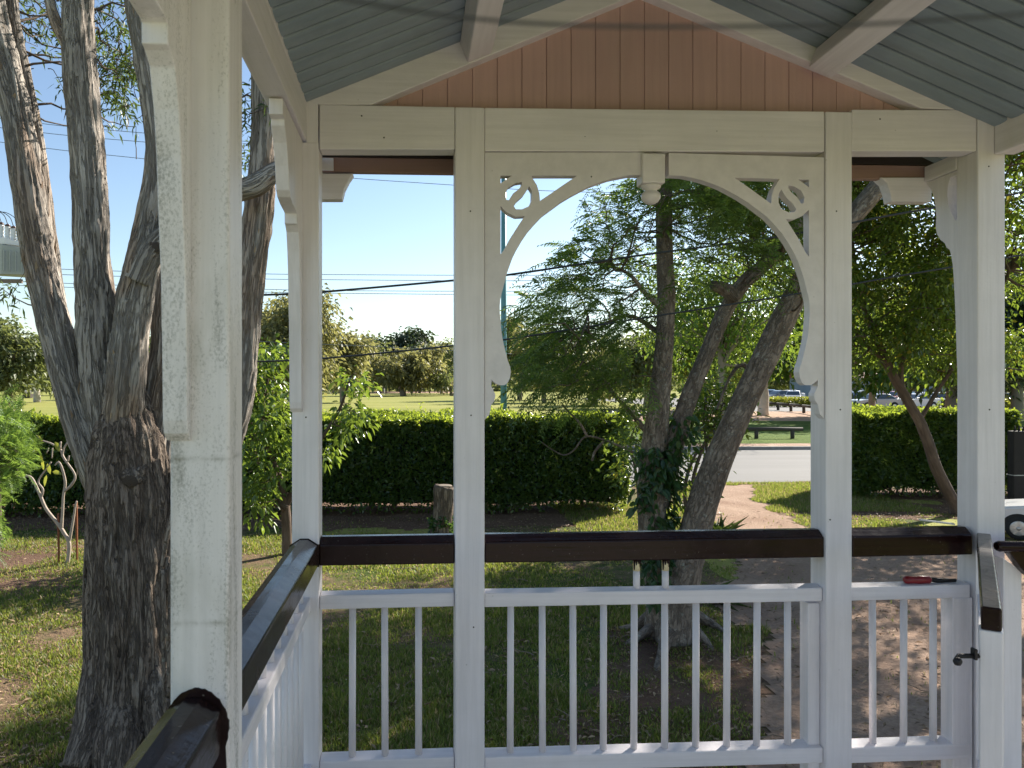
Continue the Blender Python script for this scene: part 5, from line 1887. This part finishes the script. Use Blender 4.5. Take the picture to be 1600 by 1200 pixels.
barrier(1166, 1254, 669, 685, "low dark log barrier on the grass across the road, right of the shade tree")
barrier(1062, 1128, 669, 685, "low dark log barrier across the road, half hidden behind the leaning stem")
barrier(1500, 1660, 671, 686, "low dark log barrier across the road, seen right of the corner post")
# receding line of barriers by the car park
q = [(1196, 634, 639), (1214, 635, 641), (1234, 636.5, 643), (1254, 638.5, 645.5), (1276, 641, 649)]
for k in range(len(q) - 1):
    a = G(q[k][0], q[k][2])
    b = G(q[k + 1][0], q[k + 1][2])
    t = thing("log_barrier", (a.x, a.y, 0), ["farthest", "second farthest", "third farthest", "nearest"][k] + " piece of the log rail running past the car park", "barrier", "log rail by the car park")
    MB().tube([(a.x, a.y, .58), (b.x - .05, b.y, .58)], .11, 8).build("rail", M["log"], t)
    MB().tube([(a.x + .1, a.y, -.05), (a.x + .1, a.y, .5)], .12, 8).build("post", M["log"], t)

# cars -------------------------------------------------------------------


def carpaint(name, col):
    N = NT(name)
    return N.surf(N.bsdf(col, .25, spec=.5, **{"Coat Weight": .6, "Coat Roughness": .06}))


M["glass"] = simple("dark_car_glass", (.03, .045, .055), .06, var=.05, spec=.8)
M["tyre"] = simple("tyre_rubber", (.02, .02, .02), .8)
M["rim"] = simple("alloy_rim", (.55, .55, .54), .35, metal=.7)
M["lamp_red"] = simple("tail_lamp", (.35, .02, .02), .2)
M["lamp_clear"] = simple("head_lamp", (.7, .72, .72), .1)
CARCOL = {"silver": (.42, .44, .46), "white": (.75, .76, .76), "blue": (.10, .22, .36), "red": (.32, .03, .03), "dark": (.04, .05, .07), "grey": (.20, .22, .24)}
for k in list(CARCOL):
    M["car_" + k] = carpaint("car_paint_" + k, CARCOL[k])


def car(name, loc, rot, colour, label, shape="sedan", scale=1.0, group=None):
    """side profile lofted across the width, cabin drawn in at the top, with windows, wheels and lamps"""
    Lc, Wc = 4.4, 1.74
    t = thing(name, (0, 0, 0), label, "car", group)
    if shape == "sedan":
        low = [(-2.2, .30), (-2.2, .62), (-2.12, .86), (-1.35, .94), (-.62, .96), (1.15, .98), (1.55, 1.0), (2.12, .96), (2.2, .70), (2.2, .30)]
        cab = [(-.85, .95), (-.18, 1.38), (.10, 1.44), (.75, 1.44), (1.10, 1.36), (1.72, .98)]
    else:
        low = [(-2.1, .30), (-2.1, .62), (-2.0, .84), (-1.25, .94), (-.75, .98), (1.2, 1.0), (1.9, 1.02), (2.08, .92), (2.1, .60), (2.1, .30)]
        cab = [(-1.0, .96), (-.32, 1.42), (.05, 1.50), (1.1, 1.49), (1.62, 1.38), (2.0, .98)]
    secs = [(-.5, .93), (-.47, .985), (-.30, 1.0), (.30, 1.0), (.47, .985), (.5, .93)]

    def skin(prof, secs_, wscale):
        V, F = [], []
        n = len(prof)
        for s, sc in secs_:
            for x, z in prof:
                cz = prof[0][1]
                V.append((x * (.97 + .03 * sc), s * wscale(z), z if abs(s) < .49 else cz + (z - cz) * (.97)))
        for i in range(len(secs_) - 1):
            for k in range(n):
                F.append((i * n + k, i * n + (k + 1) % n, (i + 1) * n + (k + 1) % n, (i + 1) * n + k))
        F.append(tuple(range(n - 1, -1, -1)))
        F.append(tuple((len(secs_) - 1) * n + k for k in range(n)))
        return V, F
    # wheel arches are cut by dark liners set proud of the body
    V, F = skin(low, secs, lambda z: Wc * (1.0 if z > .5 else .95))
    body = MB().add(V, F, False).build("body", M["car_" + colour], t, bevel=.05)
    V, F = skin(cab, secs, lambda z: Wc * (.94 if z < 1.1 else .78))
    MB().add(V, F, False).build("roof", M["car_" + colour], t, bevel=.04)
    for sg in (-1, 1):
        c = [(x * .86 + .06, .985 + (z - .96) * .80) for x, z in cab]
        A = [(x, sg * (Wc / 2 * .965 - (z - .95) * .30), z) for x, z in c]
        B_ = [(x, sg * (Wc / 2 * .90 - (z - .95) * .30), z) for x, z in c]
        MB().loft(A, B_).build("side_window", M["glass"], t)
    for a, b, nm in ((cab[0], cab[1], "windscreen"), (cab[-1], cab[-2], "rear_window")):
        d = Vector((b[0] - a[0], 0, b[1] - a[1])).normalized()
        nrm = Vector((-d.z, 0, d.x)) if nm == "windscreen" else Vector((d.z, 0, -d.x))
        p0, p1 = Vector((a[0], 0, a[1])) + d * .07 + nrm * .006, Vector((b[0], 0, b[1])) - d * .05 + nrm * .006
        w0, w1 = Wc * .43, Wc * .36
        mb = MB()
        q = [p0 + Vector((0, -w0, 0)), p0 + Vector((0, w0, 0)), p1 + Vector((0, w1, 0)), p1 + Vector((0, -w1, 0))]
        mb.loft(q, [p + nrm * .012 for p in q]).build(nm, M["glass"], t)
    for x in (-1.35, 1.32):
        for sg in (-1, 1):
            c = Vector((x, sg * (Wc / 2 - .10), .315))
            wl = MB().lathe(c + Vector((0, 0, 0)), [(.20, -.10), (.30, -.10), (.315, -.07), (.315, .07), (.30, .105), (.20, .105)], 26, axis="y").build("wheel", M["tyre"], t)
            mb = MB()
            yo_ = -sg * -1 * .0
            s_ = sg * .112
            mb.lathe(c + Vector((0, s_ - .004 * sg, 0)), [(.19, -.008), (.205, -.004), (.205, .004), (.185, .008)], 26, axis="y")
            for k in range(5):
                a = 2 * math.pi * k / 5 + .3
                d = Vector((math.cos(a), 0, math.sin(a)))
                e = Vector((-math.sin(a), 0, math.cos(a)))
                q = [c + d * .03 + e * .035, c + d * .195 + e * .028, c + d * .195 - e * .028, c + d * .03 - e * .035]
                mb.loft([p + Vector((0, s_ + sg * .004, 0)) for p in q], [p + Vector((0, s_ + sg * .014, 0)) for p in q])
            mb.lathe(c + Vector((0, s_ + sg * .008, 0)), [(.02, -.012), (.055, -.008), (.055, .008), (.02, .012)], 14, axis="y")
            mb.build("rim", M["rim"], t, parent_fix=None) if False else mb.build("rim", M["rim"], wl)
            # arch liner
            ring = [(c.x + math.cos(a) * .40, c.z + math.sin(a) * .40) for a in np.linspace(-.25, math.pi + .25, 18)]
            y0 = sg * (Wc / 2 - .005)
            MB().loft([(p[0], y0, p[1]) for p in ring], [(p[0], y0 + sg * .008, p[1]) for p in ring]).build("wheel_arch", M["tyre"], t)
    for sg in (-1, 1):
        MB().box(-2.215, -2.06, sg * .62 - .17, sg * .62 + .17, .64, .78).build("headlight", M["lamp_clear"], t, bevel=.02)
        MB().box(2.04, 2.215, sg * .64 - .16, sg * .64 + .16, .72, .90).build("tail_light", M["lamp_red"], t, bevel=.02)
        MB().box(-.78, -.58, sg * .99 - .07, sg * .99 + .07, .98, 1.10).build("mirror", M["car_" + colour], t, bevel=.03)
    t.location = loc
    t.rotation_euler = (0, 0, rot)
    t.scale = (scale, scale, scale)
    return t


def carcopy(src, loc, rot, colour, label, group):
    r_ = src.copy()
    COL.objects.link(r_)
    r_.location, r_.rotation_euler = loc, (0, 0, rot)
    r_["label"], r_["group"] = label, group
    for ch in list(src.children):
        c = ch.copy()
        COL.objects.link(c)
        c.parent = r_
        if c.name.split(".")[0] in ("body", "roof", "mirror"):
            c.material_slots[0].link = "OBJECT"
            c.material_slots[0].material = M["car_" + colour]
        for g_ in ch.children:
            d = g_.copy()
            COL.objects.link(d)
            d.parent = c
    return r_


cg = "cars in the car park across the road"


def cpos(u, v):
    p = G(u, v)
    return (p.x, p.y, 0.01)


c0 = car("parked_car", cpos(1366, 640.5), R(8), "silver", "large silver car nearest the hedge in the car park", "sedan", group=cg)
c0h = car("parked_car", cpos(1216, 628.5), R(12), "grey", "blue grey hatchback at the left of the car park row", "hatch", group=cg)
for src, u, v, rot, col_, lb in ((c0h, 1240, 630, 60, "silver", "pale hatchback parked nose on beside the blue grey one"), (c0, 1232, 625, 14, "white", "white car half hidden behind the blue grey hatchback"), (c0h, 1203, 625, 80, "blue", "dark blue van like car at the left end of the car park"),
                                 (c0h, 1336, 634, 10, "dark", "dark car behind the nose of the large silver car"), (c0, 1343, 627, 5, "silver", "silver car in the back row left of the leaning trunk"), (c0, 1378, 628.5, 8, "red", "red car in the back row behind the large silver car"), (c0h, 1402, 632, 20, "red", "maroon car with a visible wheel beside the leaning trunk"), (c0, 1428, 640, 15, "white", "white car right behind the leaning trunk"), (c0h, 1441, 636, 75, "blue", "blue hatchback right of the leaning trunk"), (c0h, 1466, 637, 70, "dark", "dark hatchback in the shade at the right of the car park"), (c0, 1580, 636.5, 5, "silver", "silver car seen through the gap right of the corner post")):
    carcopy(src, cpos(u, v), R(rot), col_, lb, cg)
# small white car at the right edge
p = G(1592, 843)
car("small_car", (p.x + .826, p.y - .15, .0), R(-40), "white", "small white car with spoked wheels at the right edge beside the dark gate post", "hatch", scale=.54)

# dark gate post and fence piece at the right edge ------------------------
g = G(1591, 800)
t = thing("gate_post", (g.x, g.y, 0), "tall black stained timber gate post right of the clipped hedge", "post")
z1 = Z(676, g.y)
w0 = .145
MB().box(g.x - w0, g.x + .42, g.y - .08, g.y + .08, -.05, z1).build("post", M["dark_post"], t, bevel=.015)
for dx in (-.06, .02, .10):
    MB().tube([(g.x + dx, g.y, z1), (g.x + dx, g.y, z1 + .09)], [.022, .008], 8).build("spike", M["dark_post"], t)
MB().box(g.x - w0 - .004, g.x + .424, g.y - .085, g.y + .085, Z(748, g.y), Z(746.5, g.y)).build("wire_tie", M["steel"], t)

# poles and wires ---------------------------------------------------------
yp = 30.0
b = Vector((P(787, 600, yp).x, yp, 0))
t = thing("light_pole", b, "tall teal painted steel light pole beyond the hedge, behind the fretwork", "pole")
MB().tube([b, b + Vector((0, 0, 4)), b + Vector((0, 0, 12.5))], [.135, .115, .085], 16).build("shaft", M["pole_teal"], t)
MB().tube([b + Vector((0, 0, 12.4)), b + Vector((.2, -.5, 12.9)), b + Vector((.5, -1.6, 13.0))], .05, 10).build("arm", M["pole_teal"], t)
MB().hexa([b + Vector(q) for q in ((.35, -2.2, 12.92), (.72, -2.2, 12.92), (.68, -1.5, 12.94), (.40, -1.5, 12.94), (.40, -2.15, 13.06), (.67, -2.15, 13.06), (.64, -1.5, 13.06), (.44, -1.5, 13.06))]).build("lamp_head", M["steel"], t, bevel=.02)
# power pole with transformer at the left edge
yq = 24.0
b = Vector((P(-44, 600, yq).x, yq, 0))
t = thing("power_pole", b, "timber power pole with a grey transformer and white insulators at the left edge", "power pole")
MB().tube([b + Vector((0, 0, -.1)), b + Vector((0, 0, 6)), b + Vector((0, 0, 11.5))], [.19, .17, .14], 18).build("pole", M["timber_pole"], t)
xl, xr2 = P(14, 600, yq).x, P(58, 600, yq).x
zt2, zb2 = Z(391, yq), Z(436, yq)
tr = MB().hexa([(xl - .5, yq - .1, zb2), (xl, yq - .42, zb2), (xr2, yq - .05, zb2 + .03), (xr2 - .5, yq + .35, zb2), (xl - .5, yq - .1, zt2), (xl, yq - .42, zt2), (xr2, yq - .05, zt2 - .12), (xr2 - .5, yq + .35, zt2)]).build("transformer", M["transformer"], t, bevel=.02)
mb = MB()
for k in range(6):
    f = (k + .5) / 6
    p0 = Vector((xl, yq - .42, 0)).lerp(Vector((xr2, yq - .05, 0)), f)
    mb.box(p0.x - .012, p0.x + .012, p0.y - .05, p0.y + .03, zb2 + .1, zt2 - .18)
mb.build("cooling_fin", M["transformer"], t)
MB().hexa([(xl - .6, yq - .25, zt2 + .01), (xl + .05, yq - .35, zt2 + .01), (xr2 - .2, yq - .1, zt2 - .03), (xr2 - .6, yq + .2, zt2), (xl - .6, yq - .25, zt2 + .26), (xl + .05, yq - .35, zt2 + .22), (xr2 - .25, yq - .1, zt2 + .06), (xr2 - .6, yq + .2, zt2 + .12)]).build("conservator", M["ceramic"], t, bevel=.02)
for u, v0, v1 in ((2, 372, 351), (12, 374, 354), (21, 376, 357), (30, 378, 359)):
    p0 = P(u, v0, yq - .1)
    p1 = P(u + 1.5, v1, yq - .1)
    prof = []
    hgt = (p1 - p0).length
    for k in range(9):
        prof.append((.085 if k % 2 else .065, hgt * k / 8))
    ins = MB().lathe(p0, prof, 14).build("bushing", M["ceramic"], t)
    MB().lathe(p0 + Vector((0, 0, hgt)), [(.03, 0), (.09, .01), (.07, .05), (.02, .08)], 12).build("bushing_cap", M["brown_ceramic"], ins)
    MB().tube(smooth_line([p0 + Vector((0, 0, hgt + .07)), p0 + Vector((-.12, 0, hgt + .35)), p0 + Vector((-.5, .1, hgt + .55)), p0 + Vector((-.9, .2, hgt + .5))], 5), .012, 6).build("lead_wire", M["wire"], ins)
MB().box(b.x - .9, b.x + 1.6, yq - .26, yq - .16, zb2 - .24, zb2 - .12).build("platform", M["timber_pole"], t, bevel=.01)
MB().tube([b + Vector((-1.2, -.22, 10.6)), b + Vector((1.2, -.22, 10.6))], .06, 8).build("crossarm", M["timber_pole"], t)


def cable(pts, Y, r_, label, mat="wire", name="power_line", dy=0.0):
    q = [P(u, v, Y + dy * k) for k, (u, v) in enumerate(pts)]
    o = MB().tube(smooth_line(q, 8), r_, 6).build(name, M[mat])
    return tag(o, label, "power line", "overhead wires")


cable([(330, 463), (420, 460.5), (505, 456), (710, 438), (790, 430), (1000, 399), (1215, 370), (1400, 335), (1600, 300), (1800, 255)], 6.2, .0092, "thick twisted black cable crossing the arch, the higher of the two rising to the right")
cable([(300, 572), (380, 566), (505, 560), (710, 540), (800, 529), (1030, 493), (1240, 460), (1400, 432), (1600, 398), (1800, 360)], 6.0, .0072, "thinner black cable crossing lower in front of the trees and rising to the right")
for k, (pts, lb) in enumerate((([(-60, 180), (0, 185), (100, 197), (215, 207), (400, 222), (560, 231), (760, 243)], "highest of the three thin wires behind the paperbark stems"),
                              ([(-60, 194), (0, 199.5), (100, 211), (215, 221), (400, 236), (560, 245), (760, 256)], "middle of the three thin wires behind the paperbark stems"),
                              ([(-60, 215), (0, 222), (100, 235), (215, 247), (380, 264), (545, 278), (705, 289), (830, 297), (950, 301), (1100, 304)], "lowest thin wire behind the paperbark stems, running on behind the fretwork"),
                              ([(30, 418), (200, 424), (415, 428), (505, 429), (710, 430), (850, 430), (1100, 428)], "topmost of the four thin level wires left of the arch"),
                              ([(30, 427), (200, 432), (415, 436), (505, 437), (710, 438.5), (850, 438.5), (1100, 437)], "second of the four thin level wires left of the arch"),
                              ([(30, 440), (200, 446), (415, 452), (505, 454), (710, 455), (850, 455), (1100, 453)], "third of the four thin level wires left of the arch"),
                              ([(30, 446), (200, 452), (415, 456.5), (505, 458), (710, 460), (850, 461), (1100, 459)], "lowest of the four thin level wires left of the arch"),
                              ([(200, 520), (380, 532), (505, 538), (600, 542), (710, 548), (800, 553)], "thin wire sagging in front of the far park trees"))):
    cable(pts, 30 + k * .35, .0125, lb, "wire_thin")

# park trees -----------------------------------------------------------------


def pt(u, vb=None, Y=None):
    if Y is None:
        return G(u, vb)
    return Vector((P(u, 600, Y).x, Y, 0))


def park(u, Y, vtop, wid, label, leaf, bark="far_bark", cat="tree", base=None, lowest=.25, n=26, per=60, L=.5, r_=.25, group="trees across the park", lobes=4):
    """vtop: pixel row of the top; wid: crown width in pixels"""
    b = pt(u, Y=Y)
    H_ = EYE + (600 - vtop) / 1200 * Y
    Wd = wid / 1200 * Y
    cr = []
    for k in range(lobes):
        f = k / max(1, lobes - 1)
        cr.append((Wd * .27 * math.sin(k * 2.4 + u), Wd * .2 * math.cos(k * 2.4 + u), H_ * (lowest + .13 + (1 - lowest - .30) * f), Wd * (.34 - .08 * f), Wd * (.32 - .08 * f), H_ * (.20 - .03 * f)))
    return far_tree("park_tree", b, H_, cr, label, leaf, bark, n=n, per=per, L=L, W=L * .6, r=r_, group=group)


park(455, 62, 458, 125, "yellow green gum tree behind the left corner post", "lf_gum", n=22, per=90, L=.42, lobes=6, r_=.3)
park(425, 70, 462, 110, "olive gum tree left of the corner post, rising above the young tree", "lf_gum", n=18, per=80, L=.45, lobes=5)
park(535, 95, 512, 80, "tan leaved tree between the corner post and the domed tree", "lf_gum", n=14, per=70, L=.6, lobes=5)
park(630, 150, 536, 140, "olive yellow spreading tree standing on the field below the domed tree", "lf_gum", n=5, per=70, L=.9, lobes=6, r_=.5, lowest=.2)
park(626, 215, 510, 96, "dark green domed tree rising highest on the far skyline", "lf_far_dark", n=3, per=90, L=1.2, lobes=5, r_=.5)
park(575, 205, 522, 60, "open crowned slim tree left of the domed tree", "lf_gum_green", n=2.6, per=40, L=1.0, lobes=5, r_=.4, lowest=.4)
park(600, 230, 548, 90, "low green tree at the foot of the skyline left of the domed tree", "lf_gum_green", n=3, per=80, L=1.2, lobes=4)
park(690, 180, 530, 60, "open crowned pale tree just left of the central post", "lf_gum_green", n=4, per=50, L=.9, lobes=5, r_=.35, lowest=.35)
park(672, 240, 555, 80, "dull brown far tree right of the domed tree", "lf_gum", n=3, per=70, L=1.2, lobes=4)
park(705, 150, 572, 70, "small rounded far tree beside the central post", "lf_gum_green", n=5, per=70, L=.8, lobes=3, lowest=.1)
park(655, 200, 545, 90, "muted green tree on the far skyline between the domed tree and the central post", "lf_gum_green", n=4, per=70, L=1.1, lobes=5)
park(520, 190, 535, 120, "muted green far tree behind the tan leaved tree", "lf_gum_green", n=4, per=70, L=1.0, lobes=5)
park(735, 170, 520, 90, "far green tree hidden mostly by the central post", "lf_gum_green", n=4, per=70, L=.9, lobes=4)
park(812, 110, 492, 90, "tan crowned gum right of the teal pole", "lf_gum", n=10, per=80, L=.62, lobes=5, r_=.3, lowest=.3)
park(850, 95, 510, 90, "olive gum behind the feathery sprays", "lf_gum", n=10, per=70, L=.6, lobes=5)
park(15, 85, 497, 110, "pale olive tree at the far left across the field", "lf_gum_green", n=12, per=80, L=.55, lobes=5, r_=.3, lowest=.2)
park(58, 100, 520, 80, "pale trunked tree left of the leaning paperbark stem", "lf_gum_green", "pale_bark", n=10, per=60, L=.6, lobes=4, r_=.35, lowest=.25)
park(110, 160, 545, 110, "far tree between the paperbark stems", "lf_gum", n=4, per=70, L=.9, lobes=4)
park(250, 120, 530, 140, "far tree behind the paperbark trunk", "lf_gum_green", n=6, per=60, L=.8, lobes=4)
park(345, 110, 500, 110, "far tree behind the nearest post", "lf_gum_green", n=6, per=60, L=.8, lobes=4)
park(1192, 55, 480, 150, "pale grey trunked tree on the grass beyond the road", "lf_broad", "pale_bark", n=16, per=60, L=.36, lobes=5, r_=.32, lowest=.42)
park(1100, 66, 470, 160, "leafy tree across the road behind the shade tree stems", "lf_broad", n=14, per=70, L=.42, lobes=6, r_=.25, lowest=.25)
park(1010, 72, 500, 140, "leafy tree across the road left of the upright stem", "lf_gum_green", n=14, per=70, L=.45, lobes=5, r_=.25, lowest=.2)
park(930, 82, 520, 120, "olive tree across the road behind the feathery fan", "lf_gum", n=11, per=70, L=.5, lobes=5, lowest=.2)
park(1290, 44, 440, 210, "broad leafy tree across the road behind the right post", "lf_broad", n=14, per=70, L=.4, lobes=6, r_=.28, lowest=.3)
park(1416, 50, 440, 165, "dark branched tree standing at the car park edge", "lf_broad", n=16, per=70, L=.38, lobes=6, r_=.2, lowest=.32)
park(1360, 54, 430, 165, "leafy tree over the cars at the left of the leaning trunk", "lf_gum_green", n=14, per=70, L=.42, lobes=6, r_=.2, lowest=.34)
park(1485, 50, 400, 190, "tall dark tree behind the right corner post", "lf_far_dark", n=22, per=80, L=.36, lobes=7, r_=.3, lowest=.2)
park(1590, 48, 380, 190, "tall dark tree at the right edge across the road", "lf_far_dark", n=22, per=80, L=.36, lobes=7, r_=.3, lowest=.3)
park(1130, 33, 365, 250, "leafy tree just across the road filling the view between the shade tree stems", "lf_bush", n=22, per=80, L=.20, lobes=7, r_=.16, lowest=.42)
park(1250, 130, 520, 200, "far tree beyond the car park", "lf_gum_green", n=6, per=60, L=.8, lobes=5)
park(1520, 120, 500, 220, "far tree closing the view beyond the car park", "lf_far_dark", n=8, per=60, L=.8, lobes=5)
# far tree line that reads as one mass
lv = Leaves()
cs = []
for k in range(520):
    u = rng.uniform(-80, 1700)
    Y = rng.uniform(230, 300)
    zt_ = EYE + (rng.uniform(16, 52) + 10 * math.sin(u * .021)) / 1200 * Y
    cs.append((P(u, 600, Y).x, Y, rng.uniform(.5, max(1.5, zt_))))
leaf_cloud(lv, np.array(cs), 60, 2.0, 2.0, 1.3, droop=.3)
tag(lv.build("far_treeline", "lf_gum_green", None), "low distant mass of bush closing the far side of the park", "treeline", kind="stuff")
# low yellow green hedge before the cars
lv = Leaves()
for u0, u1, v0, lb in ((1190, 1300, 636, "low yellow green hedge along the front of the car park left of the right post"), (1500, 1640, 640, "low yellow green hedge seen right of the corner post")):
    lv = Leaves()
    a, b = G(u0, v0), G(u1, v0)
    n = 5200
    f = rng.random(n)
    p = np.stack([a.x + (b.x - a.x) * f, a.y + (b.y - a.y) * f + rng.normal(size=n) * .35, rng.uniform(.05, .95, n)], 1)
    lv.add(p, rng.normal(size=(n, 3)) + [0, 0, .8], rng.normal(size=(n, 3)), .22, .10)
    tag(lv.build("low_hedge", "lf_low", None), lb, "hedge", "low hedges of the car park")

# building beyond the cars
M["wall_blue"] = simple("blue_grey_wall", (.25, .30, .34), .7, var=.08, scale=.6)
M["roof_red"] = simple("red_roof", (.30, .085, .06), .7, var=.2, scale=1.5)
p0, p1 = P(1285, 600, 112), P(1500, 600, 112)
t = thing("long_building", ((p0.x + p1.x) / 2, 112, 0), "long low blue grey building with red roof beyond the parked cars", "building")
MB().box(p0.x, p1.x, 112, 122, -.1, 3.3).build("wall", M["wall_blue"], t)
MB().loft([(p0.x - .6, 111.2, 3.3), (p0.x - .6, 122.8, 3.3), (p0.x - .6, 117, 5.4)], [(p1.x + .6, 111.2, 3.3), (p1.x + .6, 122.8, 3.3), (p1.x + .6, 117, 5.4)]).build("roof", M["roof_red"], t)
for k in range(6):
    x_ = p0.x + 1.4 + k * 3.1
    f = MB().box(x_, x_ + 1.6, 111.94, 112.02, 1.0, 2.3).build("window", M["ceramic"], t)
    MB().box(x_ + .08, x_ + 1.52, 111.91, 111.96, 1.08, 2.22).build("pane", M["glass"], f)

# people on the far field -------------------------------------------------
M["clothes_dark"] = simple("dark_clothes", (.035, .03, .045), .9)
M["clothes_pale"] = simple("pale_clothes", (.55, .52, .50), .9)
M["hair"] = simple("dark_hair", (.03, .02, .015), .8)
M["skin"] = simple("skin", (.38, .22, .15), .6)


def person(u, v, label, mat, h=1.55, turn=0.0, stride=.12):
    b = G(u, v)
    t = thing("person", b, label, "person", "people standing on the far field")
    s = h / 1.75
    me = bpy.data.meshes.new("body")
    J = {"pel": (0, 0, .95), "che": (0, 0, 1.28), "nec": (0, 0, 1.48), "hea": (0, 0, 1.60), "top": (0, -.01, 1.71),
         "hl": (-.10, 0, .90), "kl": (-.11, -stride * .6, .50), "al": (-.11, -stride, .07), "tl": (-.11, -stride - .15, .03),
         "hr": (.10, 0, .90), "kr": (.11, stride * .2, .50), "ar": (.11, stride, .07), "tr": (.11, stride - .15, .03),
         "sl": (-.19, 0, 1.42), "el": (-.25, .03, 1.14), "wl": (-.25, -.06, .90), "dl": (-.25, -.09, .80),
         "sr": (.19, 0, 1.42), "er": (.25, .03, 1.14), "wr": (.25, -.06, .90), "dr": (.25, -.09, .80)}
    rad = {"pel": .15, "che": .16, "nec": .06, "hea": .095, "top": .06, "hl": .10, "kl": .065, "al": .045, "tl": .035, "hr": .10, "kr": .065, "ar": .045, "tr": .035, "sl": .07, "el": .045, "wl": .032, "dl": .03, "sr": .07, "er": .045, "wr": .032, "dr": .03}
    ks = list(J)
    ed = [("pel", "che"), ("che", "nec"), ("nec", "hea"), ("hea", "top"), ("pel", "hl"), ("hl", "kl"), ("kl", "al"), ("al", "tl"), ("pel", "hr"), ("hr", "kr"), ("kr", "ar"), ("ar", "tr"), ("che", "sl"), ("sl", "el"), ("el", "wl"), ("wl", "dl"), ("che", "sr"), ("sr", "er"), ("er", "wr"), ("wr", "dr")]
    me.from_pydata([tuple(c * s for c in J[k]) for k in ks], [(ks.index(a), ks.index(c)) for a, c in ed], [])
    o = link("body", me, M[mat], t)
    o.modifiers.new("skin", "SKIN")
    for k, sv in zip(ks, me.skin_vertices[0].data):
        sv.radius = (rad[k] * s, rad[k] * s)
        sv.use_root = k == "pel"
    o.modifiers.new("sub", "SUBSURF").levels = 1
    MB().lathe(Vector(b) + Vector((0, .01, 1.60 * s)), [(.06, -.02), (.115, .02), (.11, .08), (.06, .135), (.005, .145)], 12).build("hair", M["hair"], t)
    t.rotation_euler = (0, 0, turn)
    return t


for k, (u, v, lb, mt, h) in enumerate(((594, 617.0, "person in dark clothes at the left end of the far group", "clothes_dark", 1.65), (600.5, 616.6, "person in pale clothes between two dark figures", "clothes_pale", 1.5), (603.5, 617.6, "person in dark clothes standing nearest, right of the pale figure", "clothes_dark", 1.6), (625, 616.2, "person in dark clothes near the field tree trunk", "clothes_dark", 1.5), (646, 615.4, "person in dark clothes standing alone right of the trunk", "clothes_dark", 1.8), (658, 612.5, "farthest right small person in dull clothes", "clothes_dark", 1.5))):
    person(u, v, lb, mt, h, turn=k * 1.3)
# small planter on the far left field
g = G(44, 622)
t = thing("planter", g, "small dark planter with a pale shrub on the far left lawn", "planter")
MB().loft([(g.x - .5, g.y - .5, 0), (g.x + .5, g.y - .5, 0), (g.x + .5, g.y + .5, 0), (g.x - .5, g.y + .5, 0)], [(g.x - .6, g.y - .6, .7), (g.x + .6, g.y - .6, .7), (g.x + .6, g.y + .6, .7), (g.x - .6, g.y + .6, .7)]).build("tub", M["log"], t, bevel=.04)
lv = Leaves()
n = 260
p = ell_points(n, (g.x, g.y, 1.0), (.6, .6, .42), .5)
lv.add(p, rng.normal(size=(n, 3)), rng.normal(size=(n, 3)), .22, .14)
M["lf_pale"] = leafmat("pale_leaf", (.45, .44, .38), (.65, .63, .56), (.4, .4, .3), .2)
lv.build("pale_plant", "lf_pale", t)

# ------------------------------------------------------------------ light
AZ, EL = R(48), R(33)
sun_dir = Vector((math.sin(AZ) * math.cos(EL), math.cos(AZ) * math.cos(EL), math.sin(EL)))
ld_ = bpy.data.lights.new("sun", "SUN")
ld_.energy = 5.0
ld_.angle = R(0.55)
ld_.color = (1.0, .93, .82)
sun = bpy.data.objects.new("sun", ld_)
COL.objects.link(sun)
sun.location = (20, 20, 30)
sun.rotation_euler = (-sun_dir).to_track_quat("-Z", "Y").to_euler()
wd = bpy.data.worlds.new("World")
SC.world = wd
wd.use_nodes = True
nt = wd.node_tree
nt.nodes.clear()
sky = nt.nodes.new("ShaderNodeTexSky")
sky.sky_type = "NISHITA"
sky.sun_disc = False
sky.sun_elevation = EL
sky.sun_rotation = AZ
sky.air_density = 1.0
sky.dust_density = 0.3
sky.ozone_density = 0.9
bg = nt.nodes.new("ShaderNodeBackground")
bg.inputs[1].default_value = .08
wo = nt.nodes.new("ShaderNodeOutputWorld")
nt.links.new(sky.outputs[0], bg.inputs[0])
nt.links.new(bg.outputs[0], wo.inputs[0])

SC.view_settings.view_transform = "Standard"
SC.view_settings.look = "None"
SC.view_settings.exposure = 1.22
SC.view_settings.gamma = 1.0
SC.cycles.max_bounces = 8
SC.cycles.diffuse_bounces = 5
SC.cycles.transmission_bounces = 4
SC.cycles.transparent_max_bounces = 4
SC.cycles.use_denoising = True
SC.cycles.sample_clamp_indirect = 6.0
SC.cycles.use_adaptive_sampling = True
